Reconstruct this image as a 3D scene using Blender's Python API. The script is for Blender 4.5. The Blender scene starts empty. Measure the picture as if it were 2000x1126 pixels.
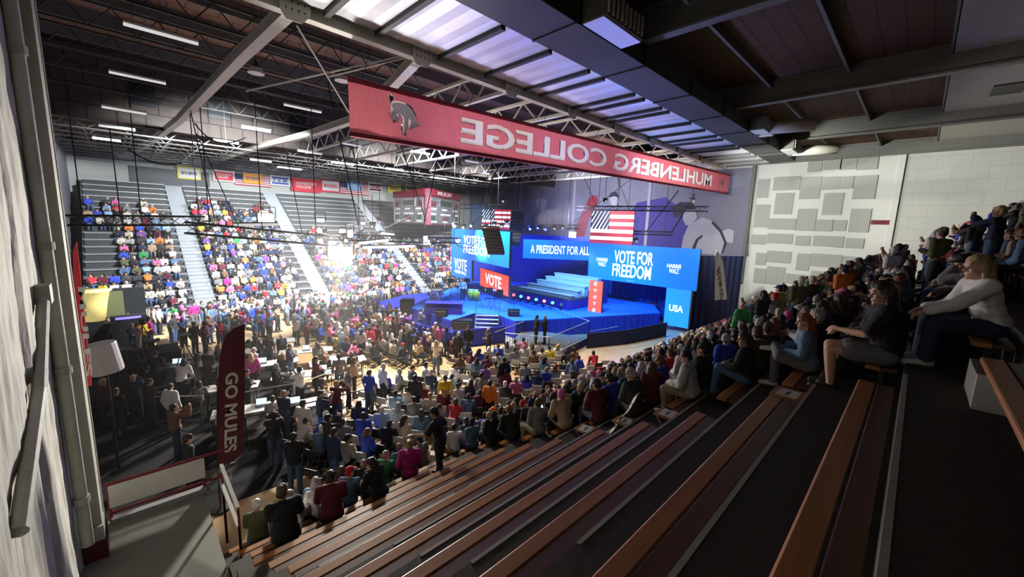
import bpy, bmesh, math, random
import numpy as np
from mathutils import Vector, Matrix, noise
S = bpy.context.scene
COL = S.collection
rnd = random.Random(7)
PI = math.pi

# ------------------------------------------------------------------ camera
CAMZ = 7.2
FPX, CX, CY = 780.0, 1000.0, 563.0
def _basis():
    A = np.array([800.0, -93.0, FPX]); A /= np.linalg.norm(A)
    s, c = math.sin(math.radians(2.0)), math.cos(math.radians(2.0))
    q = -(-s*A[0] + c*A[1]) / A[2]
    D = np.array([-s, c, q]); D /= np.linalg.norm(D)
    U = -D
    return np.array([A, np.cross(U, A), U])
R = _basis()                      # world = R @ (right, down, forward)
cam_d = bpy.data.cameras.new('camera'); cam = bpy.data.objects.new('camera', cam_d); COL.objects.link(cam)
cam_d.sensor_width = 36.0; cam_d.lens = 36.0*FPX/2000.0; cam_d.clip_start = 0.05; cam_d.clip_end = 400
M = Matrix([[R[i][0], -R[i][1], -R[i][2], (0, 0, CAMZ)[i]] for i in range(3)] + [[0, 0, 0, 1]])
cam.matrix_world = M
S.camera = cam

def ray(px, py):
    return R @ np.array([px-CX, py-CY, FPX])
def P(px, py, axis, val):
    """the point of a measured sight line on a known plane (x, y or z = val)"""
    r = ray(px, py); i = 'xyz'.index(axis)
    o = np.array([0, 0, CAMZ]); t = (val - o[i]) / r[i]
    return Vector(o + r*t)
def project(p):
    d = R.T @ (np.array(p) - np.array([0, 0, CAMZ]))
    if d[2] <= 0.05: return None
    return CX + FPX*d[0]/d[2], CY + FPX*d[1]/d[2], d[2]

# ------------------------------------------------------------------ world, exposure, big lights
w = bpy.data.worlds.new('world'); S.world = w; w.use_nodes = True
w.node_tree.nodes['Background'].inputs[0].default_value = (0.75, 0.85, 1.0, 1)
w.node_tree.nodes['Background'].inputs[1].default_value = 0.0025
S.view_settings.view_transform = 'Standard'; S.view_settings.look = 'None'
S.view_settings.gamma = 1.0; S.view_settings.exposure = 0.18; S.view_settings.use_curve_mapping = False
S.cycles.use_denoising = True
S.cycles.max_bounces = 5; S.cycles.diffuse_bounces = 3; S.cycles.glossy_bounces = 3
S.cycles.transmission_bounces = 3; S.cycles.sample_clamp_indirect = 4.0; S.cycles.caustics_reflective = False

def lamp(name, kind, loc, target, energy, col=(1, 1, 1), size=0.6, spot=90, blend=0.6, size_y=None):
    d = bpy.data.lights.new(name, kind); d.energy = energy; d.color = col
    if kind == 'AREA':
        d.size = size
        if size_y: d.shape = 'RECTANGLE'; d.size_y = size_y
    elif kind == 'SPOT':
        d.shadow_soft_size = size; d.spot_size = math.radians(spot); d.spot_blend = blend
    else:
        d.shadow_soft_size = size
    o = bpy.data.objects.new(name, d); COL.objects.link(o); o.location = loc
    if target is not None:
        o.rotation_euler = (Vector(target) - Vector(loc)).to_track_quat('-Z', 'Y').to_euler()
    return o
HAZE = 0.0023
WARM = (1.0, 0.93, 0.82); COOL = (0.86, 0.93, 1.0)
# truss flood lamp first; the rest are added floods with no fixture
lamp('flood_and_fill', 'SPOT', (8.75, 22.2, 5.25), (3.6, 10.5, -1.0), 10500, WARM, 0.35, 86, 1.0)
lamp('flood_and_fill', 'SPOT', (8.5, 25.0, 12.2), (6.5, 29.5, 0.0), 9000, COOL, 0.5, 74, 0.8)  # added to brighten the crowd on the far floor
lamp('flood_and_fill', 'SPOT', (6.5, 23.0, 12.2), (5, 40, 2.6), 30000, COOL, 0.5, 88, 0.5)  # unseen, set high behind the banner to light the far stand
lamp('flood_and_fill', 'SPOT', (17.0, 23.5, 12.2), (17.5, 40, 2.8), 30000, COOL, 0.5, 88, 0.5)
lamp('flood_and_fill', 'SPOT', (26.0, 27.0, 12.2), (27, 43, 4.0), 12000, COOL, 0.5, 84, 0.5)
lamp('flood_and_fill', 'SPOT', (13.0, 21.0, 12.4), (11.5, 18.5, 0.0), 15000, WARM, 0.5, 84, 0.8)
lamp('flood_and_fill', 'SPOT', (8.5, 21.8, 6.2), (-0.9, 7.6, 5.0), 9000, WARM, 0.3, 46, 0.9)  # added spill that brightens the ribbed west wall
lamp('flood_and_fill', 'SPOT', (17.0, 14.0, 8.8), (19, 6.5, 0.0), 3600, WARM, 0.5, 100, 0.8)
lamp('flood_and_fill', 'SPOT', (24.0, 9.5, 10.0), (39, 3.0, 7.0), 6500, (0.97, 1.0, 0.92), 0.4, 100, 0.8)
lamp('flood_and_fill', 'SPOT', (30.0, 24.0, 8.2), (39.5, 22, 10.5), 5000, (0.80, 0.80, 1.0), 0.4, 140, 0.7)
# added unseen upward wash on the hanging banner, the truss and the court roof
lamp('banner_fill_light', 'SPOT', (10.0, 24.0, 6.6), (14, 12, 10.2), 8000, (1.0, 0.92, 0.88), 0.3, 84, 0.8)
lamp('banner_fill_light', 'SPOT', (24.0, 22.0, 7.6), (27, 12, 10.4), 9000, (1.0, 0.92, 0.9), 0.3, 84, 0.8)
# stage wash, blue
lamp('stage_wash_light', 'SPOT', (17.5, 22.0, 9.0), (22, 20, 1.2), 10500, (0.10, 0.40, 1.0), 0.4, 95, 0.6)
lamp('stage_wash_light', 'SPOT', (21.0, 15.0, 9.0), (25, 17, 1.2), 7000, (0.10, 0.40, 1.0), 0.4, 90, 0.6)
lamp('stage_wash_light', 'SPOT', (17.0, 26.0, 8.0), (28.0, 22.5, 2.6), 16000, (0.85, 0.92, 1.0), 0.3, 40, 0.8)
lamp('stage_wash_light', 'SPOT', (24.5, 24.5, 7.5), (31, 27, 3.5), 4500, (0.05, 0.12, 1.0), 0.3, 100, 0.7)  # added spot that brightens the back curtain
lamp('stage_wash_light', 'SPOT', (26.0, 15.0, 5.5), (31, 17, 2.5), 900, (0.05, 0.12, 1.0), 0.3, 90, 0.7)
# added unseen uplights throwing colour up to the foil-faced ceiling bay
lamp('foil_uplight', 'SPOT', (15.0, 16.2, 2.4), (15.0, 9.5, 12.2), 4200, (0.34, 0.42, 1.0), 0.15, 44, 0.9)
lamp('foil_uplight', 'SPOT', (9.5, 16.0, 2.4), (9.0, 9.5, 12.2), 3800, (0.48, 0.50, 1.0), 0.15, 42, 0.9)
lamp('foil_uplight', 'SPOT', (21.0, 15.0, 2.6), (22.0, 9.5, 12.2), 4200, (0.25, 0.42, 1.0), 0.15, 44, 0.9)
lamp('foil_uplight', 'SPOT', (6.0, 15.6, 2.4), (4.9, 9.8, 12.2), 4600, (1.0, 0.97, 0.95), 0.15, 30, 0.9)

# ------------------------------------------------------------------ materials
MATS = {}
def mat(name, col, rough=0.6, metal=0.0, var=0.12, scale=6.0, bump=0.0, emit=0.0, ecol=None, alpha=None, stretch=None, coat=0.0):
    m = bpy.data.materials.new(name); m.use_nodes = True; MATS[name] = m
    nt = m.node_tree; b = nt.nodes['Principled BSDF']
    b.inputs['Roughness'].default_value = rough; b.inputs['Metallic'].default_value = metal
    if coat: b.inputs['Coat Weight'].default_value = coat
    tc = nt.nodes.new('ShaderNodeTexCoord'); src = tc.outputs['Object']
    if stretch:
        mp = nt.nodes.new('ShaderNodeMapping'); mp.inputs['Scale'].default_value = stretch
        nt.links.new(src, mp.inputs[0]); src = mp.outputs[0]
    nz = nt.nodes.new('ShaderNodeTexNoise'); nz.inputs['Scale'].default_value = scale; nz.inputs['Detail'].default_value = 3
    nt.links.new(src, nz.inputs['Vector'])
    mx = nt.nodes.new('ShaderNodeMix'); mx.data_type = 'RGBA'
    mx.inputs[6].default_value = tuple(c*(1-var) for c in col) + (1,)
    mx.inputs[7].default_value = tuple(min(1, c*(1+var)) for c in col) + (1,)
    nt.links.new(nz.outputs['Fac'], mx.inputs[0]); nt.links.new(mx.outputs[2], b.inputs['Base Color'])
    if bump:
        bp = nt.nodes.new('ShaderNodeBump'); bp.inputs['Strength'].default_value = bump; bp.inputs['Distance'].default_value = 0.02
        nt.links.new(nz.outputs['Fac'], bp.inputs['Height']); nt.links.new(bp.outputs[0], b.inputs['Normal'])
    if emit:
        b.inputs['Emission Color'].default_value = tuple(ecol or col) + (1,); b.inputs['Emission Strength'].default_value = emit
    return m
def brick_mat(name, col, mortar, bw, bh, rough=0.8, bump=0.4, msize=0.012, axes='xz', var=0.06):
    m = mat(name, col, rough, var=var, scale=3.0); nt = m.node_tree; b = nt.nodes['Principled BSDF']
    tc = nt.nodes.new('ShaderNodeTexCoord'); sp = nt.nodes.new('ShaderNodeSeparateXYZ'); cb = nt.nodes.new('ShaderNodeCombineXYZ')
    nt.links.new(tc.outputs['Object'], sp.inputs[0])
    nt.links.new(sp.outputs['xyz'.index(axes[0])], cb.inputs[0]); nt.links.new(sp.outputs['xyz'.index(axes[1])], cb.inputs[1])
    br = nt.nodes.new('ShaderNodeTexBrick'); br.inputs['Scale'].default_value = 1.0
    br.inputs['Brick Width'].default_value = bw; br.inputs['Row Height'].default_value = bh; br.inputs['Mortar Size'].default_value = msize
    nt.links.new(cb.outputs[0], br.inputs['Vector'])
    old = b.inputs['Base Color'].links[0].from_socket
    mx = nt.nodes.new('ShaderNodeMix'); mx.data_type = 'RGBA'
    nt.links.new(br.outputs['Fac'], mx.inputs[0]); nt.links.new(old, mx.inputs[6]); mx.inputs[7].default_value = tuple(mortar) + (1,)
    nt.links.new(mx.outputs[2], b.inputs['Base Color'])
    bp = nt.nodes.new('ShaderNodeBump'); bp.invert = True; bp.inputs['Strength'].default_value = bump; bp.inputs['Distance'].default_value = 0.02
    nt.links.new(br.outputs['Fac'], bp.inputs['Height']); nt.links.new(bp.outputs[0], b.inputs['Normal'])
    return m
def emis(name, col, strength): return mat(name, col, 0.5, var=0.0, emit=strength)

mat('court_wood', (0.62, 0.42, 0.22), 0.35, var=0.15, scale=4, stretch=(0.4, 6, 1), coat=0.2)
brick_mat('wall_block', (0.60, 0.61, 0.56), (0.46, 0.47, 0.43), 1.6, 0.8, axes='yz', bump=0.25)
mat('wall_white', (0.70, 0.70, 0.66), 0.8, var=0.10, scale=2.0)
mat('wall_grey', (0.30, 0.30, 0.31), 0.8, var=0.12, scale=2.0)
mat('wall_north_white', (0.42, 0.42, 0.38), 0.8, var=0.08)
mat('window_grey', (0.14, 0.145, 0.16), 0.3, var=0.3, scale=1.5)
mat('masonry_paint', (0.52, 0.51, 0.45), 0.75, var=0.35, scale=6, bump=1.0, stretch=(1, 1, 0.35))
mat('column_paint', (0.36, 0.36, 0.32), 0.65, var=0.15, scale=6, bump=0.3)
mat('relief_white', (0.72, 0.73, 0.68), 0.75, var=0.05)
mat('relief_grey', (0.42, 0.43, 0.40), 0.8, var=0.12, scale=14)
brick_mat('deck_wood', (0.085, 0.036, 0.012), (0.02, 0.012, 0.008), 2.4, 0.6, axes='xy', bump=0.3, msize=0.02, var=0.35)
brick_mat('deck_tan', (0.24, 0.13, 0.075), (0.07, 0.05, 0.04), 1.2, 0.9, axes='xy', bump=0.3, msize=0.03, var=0.3)
brick_mat('clerestory_panel', (0.060, 0.045, 0.036), (0.02, 0.015, 0.012), 1.2, 1.0, axes='xz', bump=0.3, msize=0.04, var=0.2)
mat('panel_ceiling_white', (0.42, 0.41, 0.36), 0.85, var=0.12, scale=8)
mat('steel_dark', (0.055, 0.055, 0.052), 0.6, 0.2, var=0.25)
mat('steel_grey', (0.15, 0.15, 0.135), 0.6, 0.1, var=0.2)
mat('steel_cream', (0.60, 0.57, 0.48), 0.55, 0.0, var=0.1)
mat('steel_joist', (0.26, 0.245, 0.21), 0.6, 0.0, var=0.2)
mat('steel_black', (0.012, 0.012, 0.014), 0.45, 0.3, var=0.2)
mat('aluminium', (0.62, 0.62, 0.63), 0.3, 0.8, var=0.08)
mat('foil', (0.80, 0.80, 0.83), 0.36, 0.45, var=0.08, scale=1.2, bump=0.25, stretch=(0.25, 3, 1))
mat('white_paint', (0.78, 0.78, 0.74), 0.5, var=0.06)
mat('tube_white', (0.85, 0.86, 0.84), 0.4, var=0.0, emit=0.55)
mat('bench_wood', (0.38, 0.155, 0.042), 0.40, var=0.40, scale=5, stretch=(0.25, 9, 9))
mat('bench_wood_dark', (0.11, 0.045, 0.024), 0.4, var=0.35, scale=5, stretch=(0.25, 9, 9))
mat('tread', (0.038, 0.034, 0.024), 0.75, var=0.3, scale=7, bump=0.15)
mat('nosing', (0.38, 0.385, 0.34), 0.4, var=0.2, scale=2, stretch=(0.5, 4, 4))
mat('far_bench', (0.40, 0.41, 0.43), 0.45, 0.2, var=0.15)
mat('far_step', (0.11, 0.112, 0.12), 0.7, var=0.2)
mat('far_stair', (0.32, 0.33, 0.34), 0.6, var=0.1)
mat('maroon', (0.10, 0.012, 0.022), 0.7, var=0.2)
mat('maroon_bright', (0.22, 0.02, 0.035), 0.6, var=0.15)
mat('banner_red', (0.68, 0.17, 0.19), 0.75, var=0.08, scale=1.5, stretch=(6, 1, 0.4))
mat('banner_white', (0.80, 0.77, 0.72), 0.75, var=0.05); mat('mule_grey', (0.50, 0.49, 0.50), 0.7, var=0.08)
for n_ in ('banner_red', 'banner_white', 'mule_grey'):
    nt = MATS[n_].node_tree; pb = nt.nodes['Principled BSDF']; tr = nt.nodes.new('ShaderNodeBsdfTranslucent'); mxs = nt.nodes.new('ShaderNodeMixShader'); mxs.inputs[0].default_value = 0.55
    nt.links.new(pb.inputs['Base Color'].links[0].from_socket, tr.inputs['Color']); nt.links.new(pb.outputs[0], mxs.inputs[1]); nt.links.new(tr.outputs[0], mxs.inputs[2]); nt.links.new(mxs.outputs[0], nt.nodes['Material Output'].inputs[0])
mat('banner_edge', (0.25, 0.015, 0.03), 0.75, var=0.1)
mat('ink', (0.02, 0.02, 0.024), 0.6, var=0.1)
mat('paper', (0.78, 0.77, 0.74), 0.7, var=0.04)
mat('carpet_blue', (0.02, 0.16, 0.75), 0.8, var=0.06)
mat('drape_blue', (0.012, 0.03, 0.30), 0.8, var=0.15, scale=2)
mat('drape_navy', (0.010, 0.014, 0.06), 0.85, var=0.2, scale=2)
mat('skirt_blue', (0.02, 0.035, 0.50), 0.8, var=0.1, scale=2)
mat('riser_side', (0.035, 0.02, 0.25), 0.7, var=0.1)
mat('screen_blue', (0.01, 0.14, 0.62), 0.4, var=0.05, emit=0.9, ecol=(0.008, 0.16, 0.72))
mat('screen_light_blue', (0.02, 0.22, 0.75), 0.4, var=0.05, emit=0.9, ecol=(0.02, 0.27, 0.85))
mat('screen_red', (0.80, 0.08, 0.02), 0.4, var=0.05, emit=1.0, ecol=(0.90, 0.085, 0.03))
mat('screen_white', (0.8, 0.8, 0.8), 0.4, var=0.0, emit=1.0, ecol=(0.95, 0.97, 1.0))
mat('screen_pale', (0.3, 0.5, 0.75), 0.4, var=0.0, emit=0.6, ecol=(0.35, 0.6, 0.95))
mat('flag_red', (0.55, 0.04, 0.07), 0.5, var=0.05, emit=0.6, ecol=(0.62, 0.03, 0.06))
mat('flag_navy', (0.02, 0.03, 0.10), 0.5, var=0.05, emit=0.25, ecol=(0.02, 0.03, 0.10))
mat('cloth_navy', (0.02, 0.03, 0.10), 0.8); mat('cloth_red', (0.45, 0.03, 0.05), 0.8); mat('cloth_white', (0.7, 0.7, 0.68), 0.8)
mat('lamp_white', (1, 1, 1), 0.4, var=0, emit=40.0, ecol=(1, 0.96, 0.86))
mat('lamp_soft', (1, 1, 1), 0.4, var=0, emit=6.0, ecol=(0.95, 0.98, 1.0))
mat('lamp_red', (1, 0.1, 0.1), 0.4, var=0, emit=3.0, ecol=(1, 0.10, 0.12)); mat('lamp_cyan', (0.1, 0.6, 1), 0.4, var=0, emit=2.5, ecol=(0.08, 0.6, 1))
mat('lamp_orange', (1, 0.3, 0.1), 0.4, var=0, emit=4.0, ecol=(1, 0.25, 0.05))
mat('tub_painted_glow', (0.9, 0.75, 0.25), 0.5, var=0.05, emit=0.45, ecol=(0.95, 0.80, 0.28))  # glow put into the yellow tub for the light falling on it
mat('laptop_glow', (0.6, 0.8, 0.95), 0.4, var=0, emit=1.2, ecol=(0.6, 0.85, 1.0))
mat('table_top', (0.50, 0.50, 0.50), 0.5, var=0.1); mat('dark_cloth', (0.010, 0.011, 0.014), 1.0, var=0.2)
mat('scoreboard_panel', (0.10, 0.012, 0.025), 0.5, var=0.1); mat('scoreboard_wedge', (0.42, 0.05, 0.09), 0.6, var=0.1)
mat('scoreboard_glass', (0.02, 0.035, 0.032), 0.25, var=0.2); mat('scoreboard_green', (0.02, 0.06, 0.045), 0.4)
mat('mural_ground', (0.24, 0.245, 0.31), 0.7, var=0.45, scale=0.35); mat('mural_light', (0.46, 0.45, 0.49), 0.7, var=0.10)
mat('mural_mid', (0.20, 0.20, 0.26), 0.7, var=0.2); mat('mural_dark', (0.035, 0.035, 0.06), 0.7, var=0.2); mat('mural_red', (0.33, 0.045, 0.06), 0.7, var=0.15)
mat('mural_violet', (0.07, 0.055, 0.30), 0.7, var=0.2)
mat('concrete', (0.20, 0.20, 0.17), 0.7, var=0.15, scale=4)
mat('plastic_white', (0.62, 0.61, 0.58), 0.4, var=0.05); mat('chair_black', (0.02, 0.02, 0.022), 0.5); mat('chair_white', (0.62, 0.62, 0.60), 0.45, var=0.05)
mat('rubber', (0.015, 0.015, 0.015), 0.8)

# ------------------------------------------------------------------ mesh helpers
WLOC = {}
class MB:
    """collects shapes in world space, then links them as one mesh object"""
    def __init__(s): s.v = []; s.f = []
    def add(s, vs, fs):
        n = len(s.v); s.v += [tuple(v) for v in vs]; s.f += [tuple(i+n for i in f) for f in fs]; return s
    def hexa(s, p):       # 8 corners: bottom 4 ccw, top 4 ccw
        return s.add(p, [(3, 2, 1, 0), (4, 5, 6, 7), (0, 1, 5, 4), (1, 2, 6, 5), (2, 3, 7, 6), (3, 0, 4, 7)])
    def box(s, x0, x1, y0, y1, z0, z1):
        return s.hexa([(x0, y0, z0), (x1, y0, z0), (x1, y1, z0), (x0, y1, z0), (x0, y0, z1), (x1, y0, z1), (x1, y1, z1), (x0, y1, z1)])
    def frame_box(s, o, u, v, n, a0, a1, b0, b1, c0, c1):
        o, u, v, n = Vector(o), Vector(u), Vector(v), Vector(n)
        q = lambda a, b, c: o + u*a + v*b + n*c
        return s.hexa([q(a0, b0, c0), q(a1, b0, c0), q(a1, b1, c0), q(a0, b1, c0), q(a0, b0, c1), q(a1, b0, c1), q(a1, b1, c1), q(a0, b1, c1)])
    def bar(s, p0, p1, w, h=None, up=(0, 0, 1)):
        p0, p1 = Vector(p0), Vector(p1); h = h or w; d = (p1-p0); L = d.length
        if L < 1e-6: return s
        d /= L; up = Vector(up)
        if abs(d.dot(up)) > 0.95: up = Vector((1, 0, 0))
        sd = d.cross(up).normalized(); up = sd.cross(d)
        return s.frame_box(p0, d, sd, up, 0, L, -w/2, w/2, -h/2, h/2)
    def tube(s, p0, p1, r0, r1=None, n=8, cap=True):
        p0, p1 = Vector(p0), Vector(p1); r1 = r0 if r1 is None else r1
        d = (p1-p0).normalized(); a = d.orthogonal().normalized(); b = d.cross(a)
        vs = []
        for p, r in ((p0, r0), (p1, r1)):
            for k in range(n):
                t = 2*PI*k/n; vs.append(p + a*(r*math.cos(t)) + b*(r*math.sin(t)))
        fs = [(k, (k+1) % n, n+(k+1) % n, n+k) for k in range(n)]
        if cap: fs += [tuple(range(n-1, -1, -1)), tuple(range(n, 2*n))]
        return s.add(vs, fs)
    def path(s, pts, r, n=6):
        for a, b in zip(pts[:-1], pts[1:]): s.tube(a, b, r, r, n)
        return s
    def prism(s, poly, o, u, v, n, c0, c1):     # polygon in (u,v) extruded along n
        o, u, v, n = Vector(o), Vector(u), Vector(v), Vector(n)
        k = len(poly); vs = [o+u*a+v*b+n*c0 for a, b in poly] + [o+u*a+v*b+n*c1 for a, b in poly]
        fs = [tuple(range(k-1, -1, -1)), tuple(range(k, 2*k))] + [(i, (i+1) % k, k+(i+1) % k, k+i) for i in range(k)]
        return s.add(vs, fs)
    def flat(s, poly, z0, z1): return s.prism([(p[0], p[1]) for p in poly], (0, 0, 0), (1, 0, 0), (0, 1, 0), (0, 0, 1), z0, z1)
    def lathe(s, o, prof, n=16, axis=(0, 0, 1)):
        o = Vector(o); ax = Vector(axis).normalized(); a = ax.orthogonal().normalized(); b = ax.cross(a); vs = []; m = len(prof)
        for r, h in prof:
            for k in range(n):
                t = 2*PI*k/n; vs.append(o + ax*h + a*(r*math.cos(t)) + b*(r*math.sin(t)))
        fs = [(i*n+k, i*n+(k+1) % n, (i+1)*n+(k+1) % n, (i+1)*n+k) for i in range(m-1) for k in range(n)]
        fs += [tuple(range(n-1, -1, -1)), tuple(range((m-1)*n, m*n))]
        return s.add(vs, fs)
    def ball(s, c, rx, ry=None, rz=None, n=10, m=7):
        ry = ry or rx; rz = rz or rx; vs = [(c[0], c[1], c[2]-rz)]; fs = []
        for i in range(1, m):
            ph = -PI/2 + PI*i/m
            for k in range(n):
                t = 2*PI*k/n; vs.append((c[0]+rx*math.cos(ph)*math.cos(t), c[1]+ry*math.cos(ph)*math.sin(t), c[2]+rz*math.sin(ph)))
        vs.append((c[0], c[1], c[2]+rz)); top = len(vs)-1
        for k in range(n): fs.append((0, 1+(k+1) % n, 1+k)); fs.append((top, 1+(m-2)*n+k, 1+(m-2)*n+(k+1) % n))
        for i in range(m-2):
            for k in range(n): fs.append((1+i*n+k, 1+i*n+(k+1) % n, 1+(i+1)*n+(k+1) % n, 1+(i+1)*n+k))
        return s.add(vs, fs)
    def build(s, name, m, parent=None, loc=None, smooth=False, recalc=True):
        if loc is None: loc = Vector((0, 0, 0))
        loc = Vector(loc)
        base = WLOC.get(parent.name, Vector((0, 0, 0))) if parent else Vector((0, 0, 0))
        me = bpy.data.meshes.new(name)
        org = base if parent else loc
        me.from_pydata([(x-org.x, y-org.y, z-org.z) for x, y, z in s.v], [], s.f)
        if recalc:
            bm = bmesh.new(); bm.from_mesh(me); bmesh.ops.recalc_face_normals(bm, faces=bm.faces); bm.to_mesh(me); bm.free()
        me.materials.append(MATS[m] if isinstance(m, str) else m)
        if smooth: me.shade_smooth()
        o = bpy.data.objects.new(name, me); COL.objects.link(o)
        if parent: o.parent = parent
        else: o.location = loc
        WLOC[o.name] = Vector(org)
        return o
def tag(o, label=None, cat=None, group=None, kind=None):
    if label: o['label'] = label
    if cat: o['category'] = cat
    if group: o['group'] = group
    if kind: o['kind'] = kind
    return o
def thing(name, label, cat, loc=(0, 0, 0), group=None):
    o = bpy.data.objects.new(name, None); COL.objects.link(o); o.location = loc; o.empty_display_size = 0.1
    WLOC[o.name] = Vector(loc); return tag(o, label, cat, group)
def struct(name, mb, m): return tag(mb.build(name, m), kind='structure')
def text_mesh(txt, w, h, bold=0.02, extrude=0.004, spacing=1.0):
    """a text as a mesh filling w x h, lower left at the origin"""
    c = bpy.data.curves.new('lettering', 'FONT'); c.body = txt; c.align_x = 'LEFT'; c.offset = bold; c.extrude = 0.05 if extrude else 0.0; c.resolution_u = 3; c.space_character = spacing; c.space_line = 0.86
    o = bpy.data.objects.new('lettering_source', c); COL.objects.link(o)
    dg = bpy.context.evaluated_depsgraph_get(); me = bpy.data.meshes.new_from_object(o.evaluated_get(dg))
    bpy.data.objects.remove(o); bpy.data.curves.remove(c)
    co = np.array([v.co for v in me.vertices]); lo, hi = co.min(0), co.max(0)
    co = (co-lo)/np.maximum(hi-lo, 1e-6)*np.array([w, h, extrude])
    fs = [tuple(p.vertices) for p in me.polygons]; bpy.data.meshes.remove(me)
    return co, fs
def put_text(txt, o, u, v, n, w, h, m, parent, bold=0.02, mirror=False, name='lettering', extrude=0.006, spacing=1.0, label=None):
    co, fs = text_mesh(txt, w, h, bold, extrude, spacing)
    o, u, v, n = Vector(o), Vector(u), Vector(v), Vector(n)
    mb = MB(); mb.add([o + u*((w-a) if mirror else a) + v*b + n*c for a, b, c in co], fs)
    ob = mb.build(name, m, parent, recalc=False)
    if label: ob['label'] = label
    return ob
def elev(px, py):
    r = ray(px, py); h = math.hypot(r[0], r[1]); return r[2]/h, r[0]/h, r[1]/h
def vplane(tl, bl, tr, br, dist):
    """a standing rectangle: its left edge at ground distance dist, its right edge where its height stays the same"""
    a, b, c, d = elev(*tl), elev(*bl), elev(*tr), elev(*br)
    H = dist*(a[0]-b[0]); d2 = H/(c[0]-d[0])
    L = Vector((a[1]+b[1], a[2]+b[2], 0)).normalized()*dist; Rr = Vector((c[1]+d[1], c[2]+d[2], 0)).normalized()*d2
    z0 = CAMZ + (dist*b[0] + d2*d[0])/2
    L.z = Rr.z = z0; u = (Rr-L); W = u.length; u.normalize()
    n = u.cross(Vector((0, 0, 1)))            # towards the viewer's side
    return L, u, Vector((0, 0, 1)), n, W, H

# ------------------------------------------------------------------ the hall: walls, floor, roof decks
struct('floor', MB().box(-3, 40, -10, 52, -0.3, 0), 'court_wood')
EX = 39.5
struct('wall_east', MB().box(EX, EX+.5, -10, 52, -.3, 14.2), 'wall_block')
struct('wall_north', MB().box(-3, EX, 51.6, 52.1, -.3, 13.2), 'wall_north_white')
struct('wall_west', MB().box(-3, -2.5, 11.2, 52, -.3, 16), 'wall_grey')
b = MB().box(-1.6, -0.95, -2, 10.6, -.3, 14)
struct('wall_southwest', b, 'masonry_paint')
# ribs, a conduit and the big painted column at the near end of the west side
b = MB(); vs = []; fs = []; NYW, NZW = 130, 90       # lumpy painted masonry with soft vertical folds
for i in range(NYW+1):
    for j in range(NZW+1):
        y, z = 3.6+6.1*i/NYW, 13.4*j/NZW
        d_ = .07*noise.noise((y*1.3, z*.22, 1.7)) + .045*abs(noise.noise((y*3.6, z*.35, 5.1))) + .02*noise.noise((y*8, z*2.2, 9.3)) + (.05 if 7.55 < y < 8.2 else 0)
        vs.append((-.93+d_, y, z))
for i in range(NYW):
    for j in range(NZW): k = i*(NZW+1)+j; fs.append((k, k+NZW+1, k+NZW+2, k+1))
b.add(vs, fs)
tag(b.build('trim_1', 'masonry_paint', smooth=True), kind='structure')
col = thing('wall_column', 'tall grey painted column at the end of the white ribbed wall', 'column', (-0.75, 10, .95))
MB().box(-0.98, -0.62, 9.75, 10.25, 1.35, 13.4).build('shaft', 'column_paint', col)
MB().box(-1.02, -0.58, 9.7, 10.3, .95, 1.35).build('foot_pad', 'maroon', col)['label'] = 'maroon padding round the column foot'
MB().box(-1.03, -0.60, 9.66, 10.3, 1.35, 1.62).build('collar', 'column_paint', col)
pp = thing('conduit_pipe', 'white vertical pipe with couplings running up the wall beside the column', 'pipe', (-0.82, 9.4, 1.5))
MB().tube((-0.80, 9.42, 1.5), (-0.80, 9.42, 13.2), 0.085, n=12).build('pipe', 'masonry_paint', pp, smooth=True)
for z in (2.3, 4.6, 6.6, 9.4): MB().tube((-0.80, 9.42, z), (-0.80, 9.42, z+.12), 0.11, n=12).build('coupling', 'column_paint', pp)
dp = thing('diagonal_pipe', 'grey pipe slanting across the white ribbed wall', 'pipe', (-0.8, 6.9, 4.5))
MB().path([(-0.86, 5.4, 4.3), (-0.84, 7.4, 5.0), (-0.84, 8.9, 5.95)], 0.07, 10).build('pipe', 'column_paint', dp)
MB().box(-0.92, -0.76, 8.8, 9.1, 5.85, 6.12).build('clamp', 'column_paint', dp)
g = MB().path([(-0.60, 10.0, 13.2), (-0.595, 9.99, 9), (-0.60, 10.0, 6), (-0.59, 9.98, 3.5), (-0.6, 10, 1.7)], 0.012, 5)
tag(g.build('cable', 'steel_cream'), 'thin pale cable running down the face of the grey column', 'cable')

# near roof bay
struct('ceiling', MB().box(-3, EX, 0.1, 8.3, 13.75, 14.0), 'deck_wood')
struct('ceiling_white', MB().box(-3, EX, -10, 0.1, 13.45, 14.0), 'panel_ceiling_white')
struct('ceiling_court', MB().box(-3, EX, 8.3, 33, 16.3, 16.6), 'deck_tan')
struct('ceiling_north', MB().box(-3, EX, 33, 52, 13.2, 13.5), 'deck_wood')
for k, x in enumerate((2.9, 11.9, 20.6, 29.4, 37.6)):
    bm_ = MB().box(x-.17, x+.17, -10, 11, 12.82, 12.9).box(x-.06, x+.06, -10, 11, 12.9, 13.62).box(x-.17, x+.17, -10, 11, 13.62, 13.75)
    o = bm_.build('ceiling_beam', 'steel_grey', loc=(x, 0, 12.8))
    tag(o, ['steel roof beam nearest the camera, above the foil ceiling', 'second steel roof beam, crossing above the big duct', 'third steel roof beam, beside the first round branch duct',
            'fourth steel roof beam, next to the second round branch duct', 'last steel roof beam, against the block end wall'][k], 'beam', 'steel beams under the near roof deck')
for k, y in enumerate((2.8, 0.12, 5.4)):
    tag(MB().box(-3, EX, y-.05, y+.05, 13.45, 13.75).build('roof_purlin', 'steel_grey', loc=(0, y, 13.45)),
        ['thin steel purlin running under the middle of the brown near roof deck', 'steel purlin at the line where brown deck meets pale ceiling', 'thin steel purlin beside the big duct'][k], 'purlin', 'purlins of the near roof')
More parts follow.
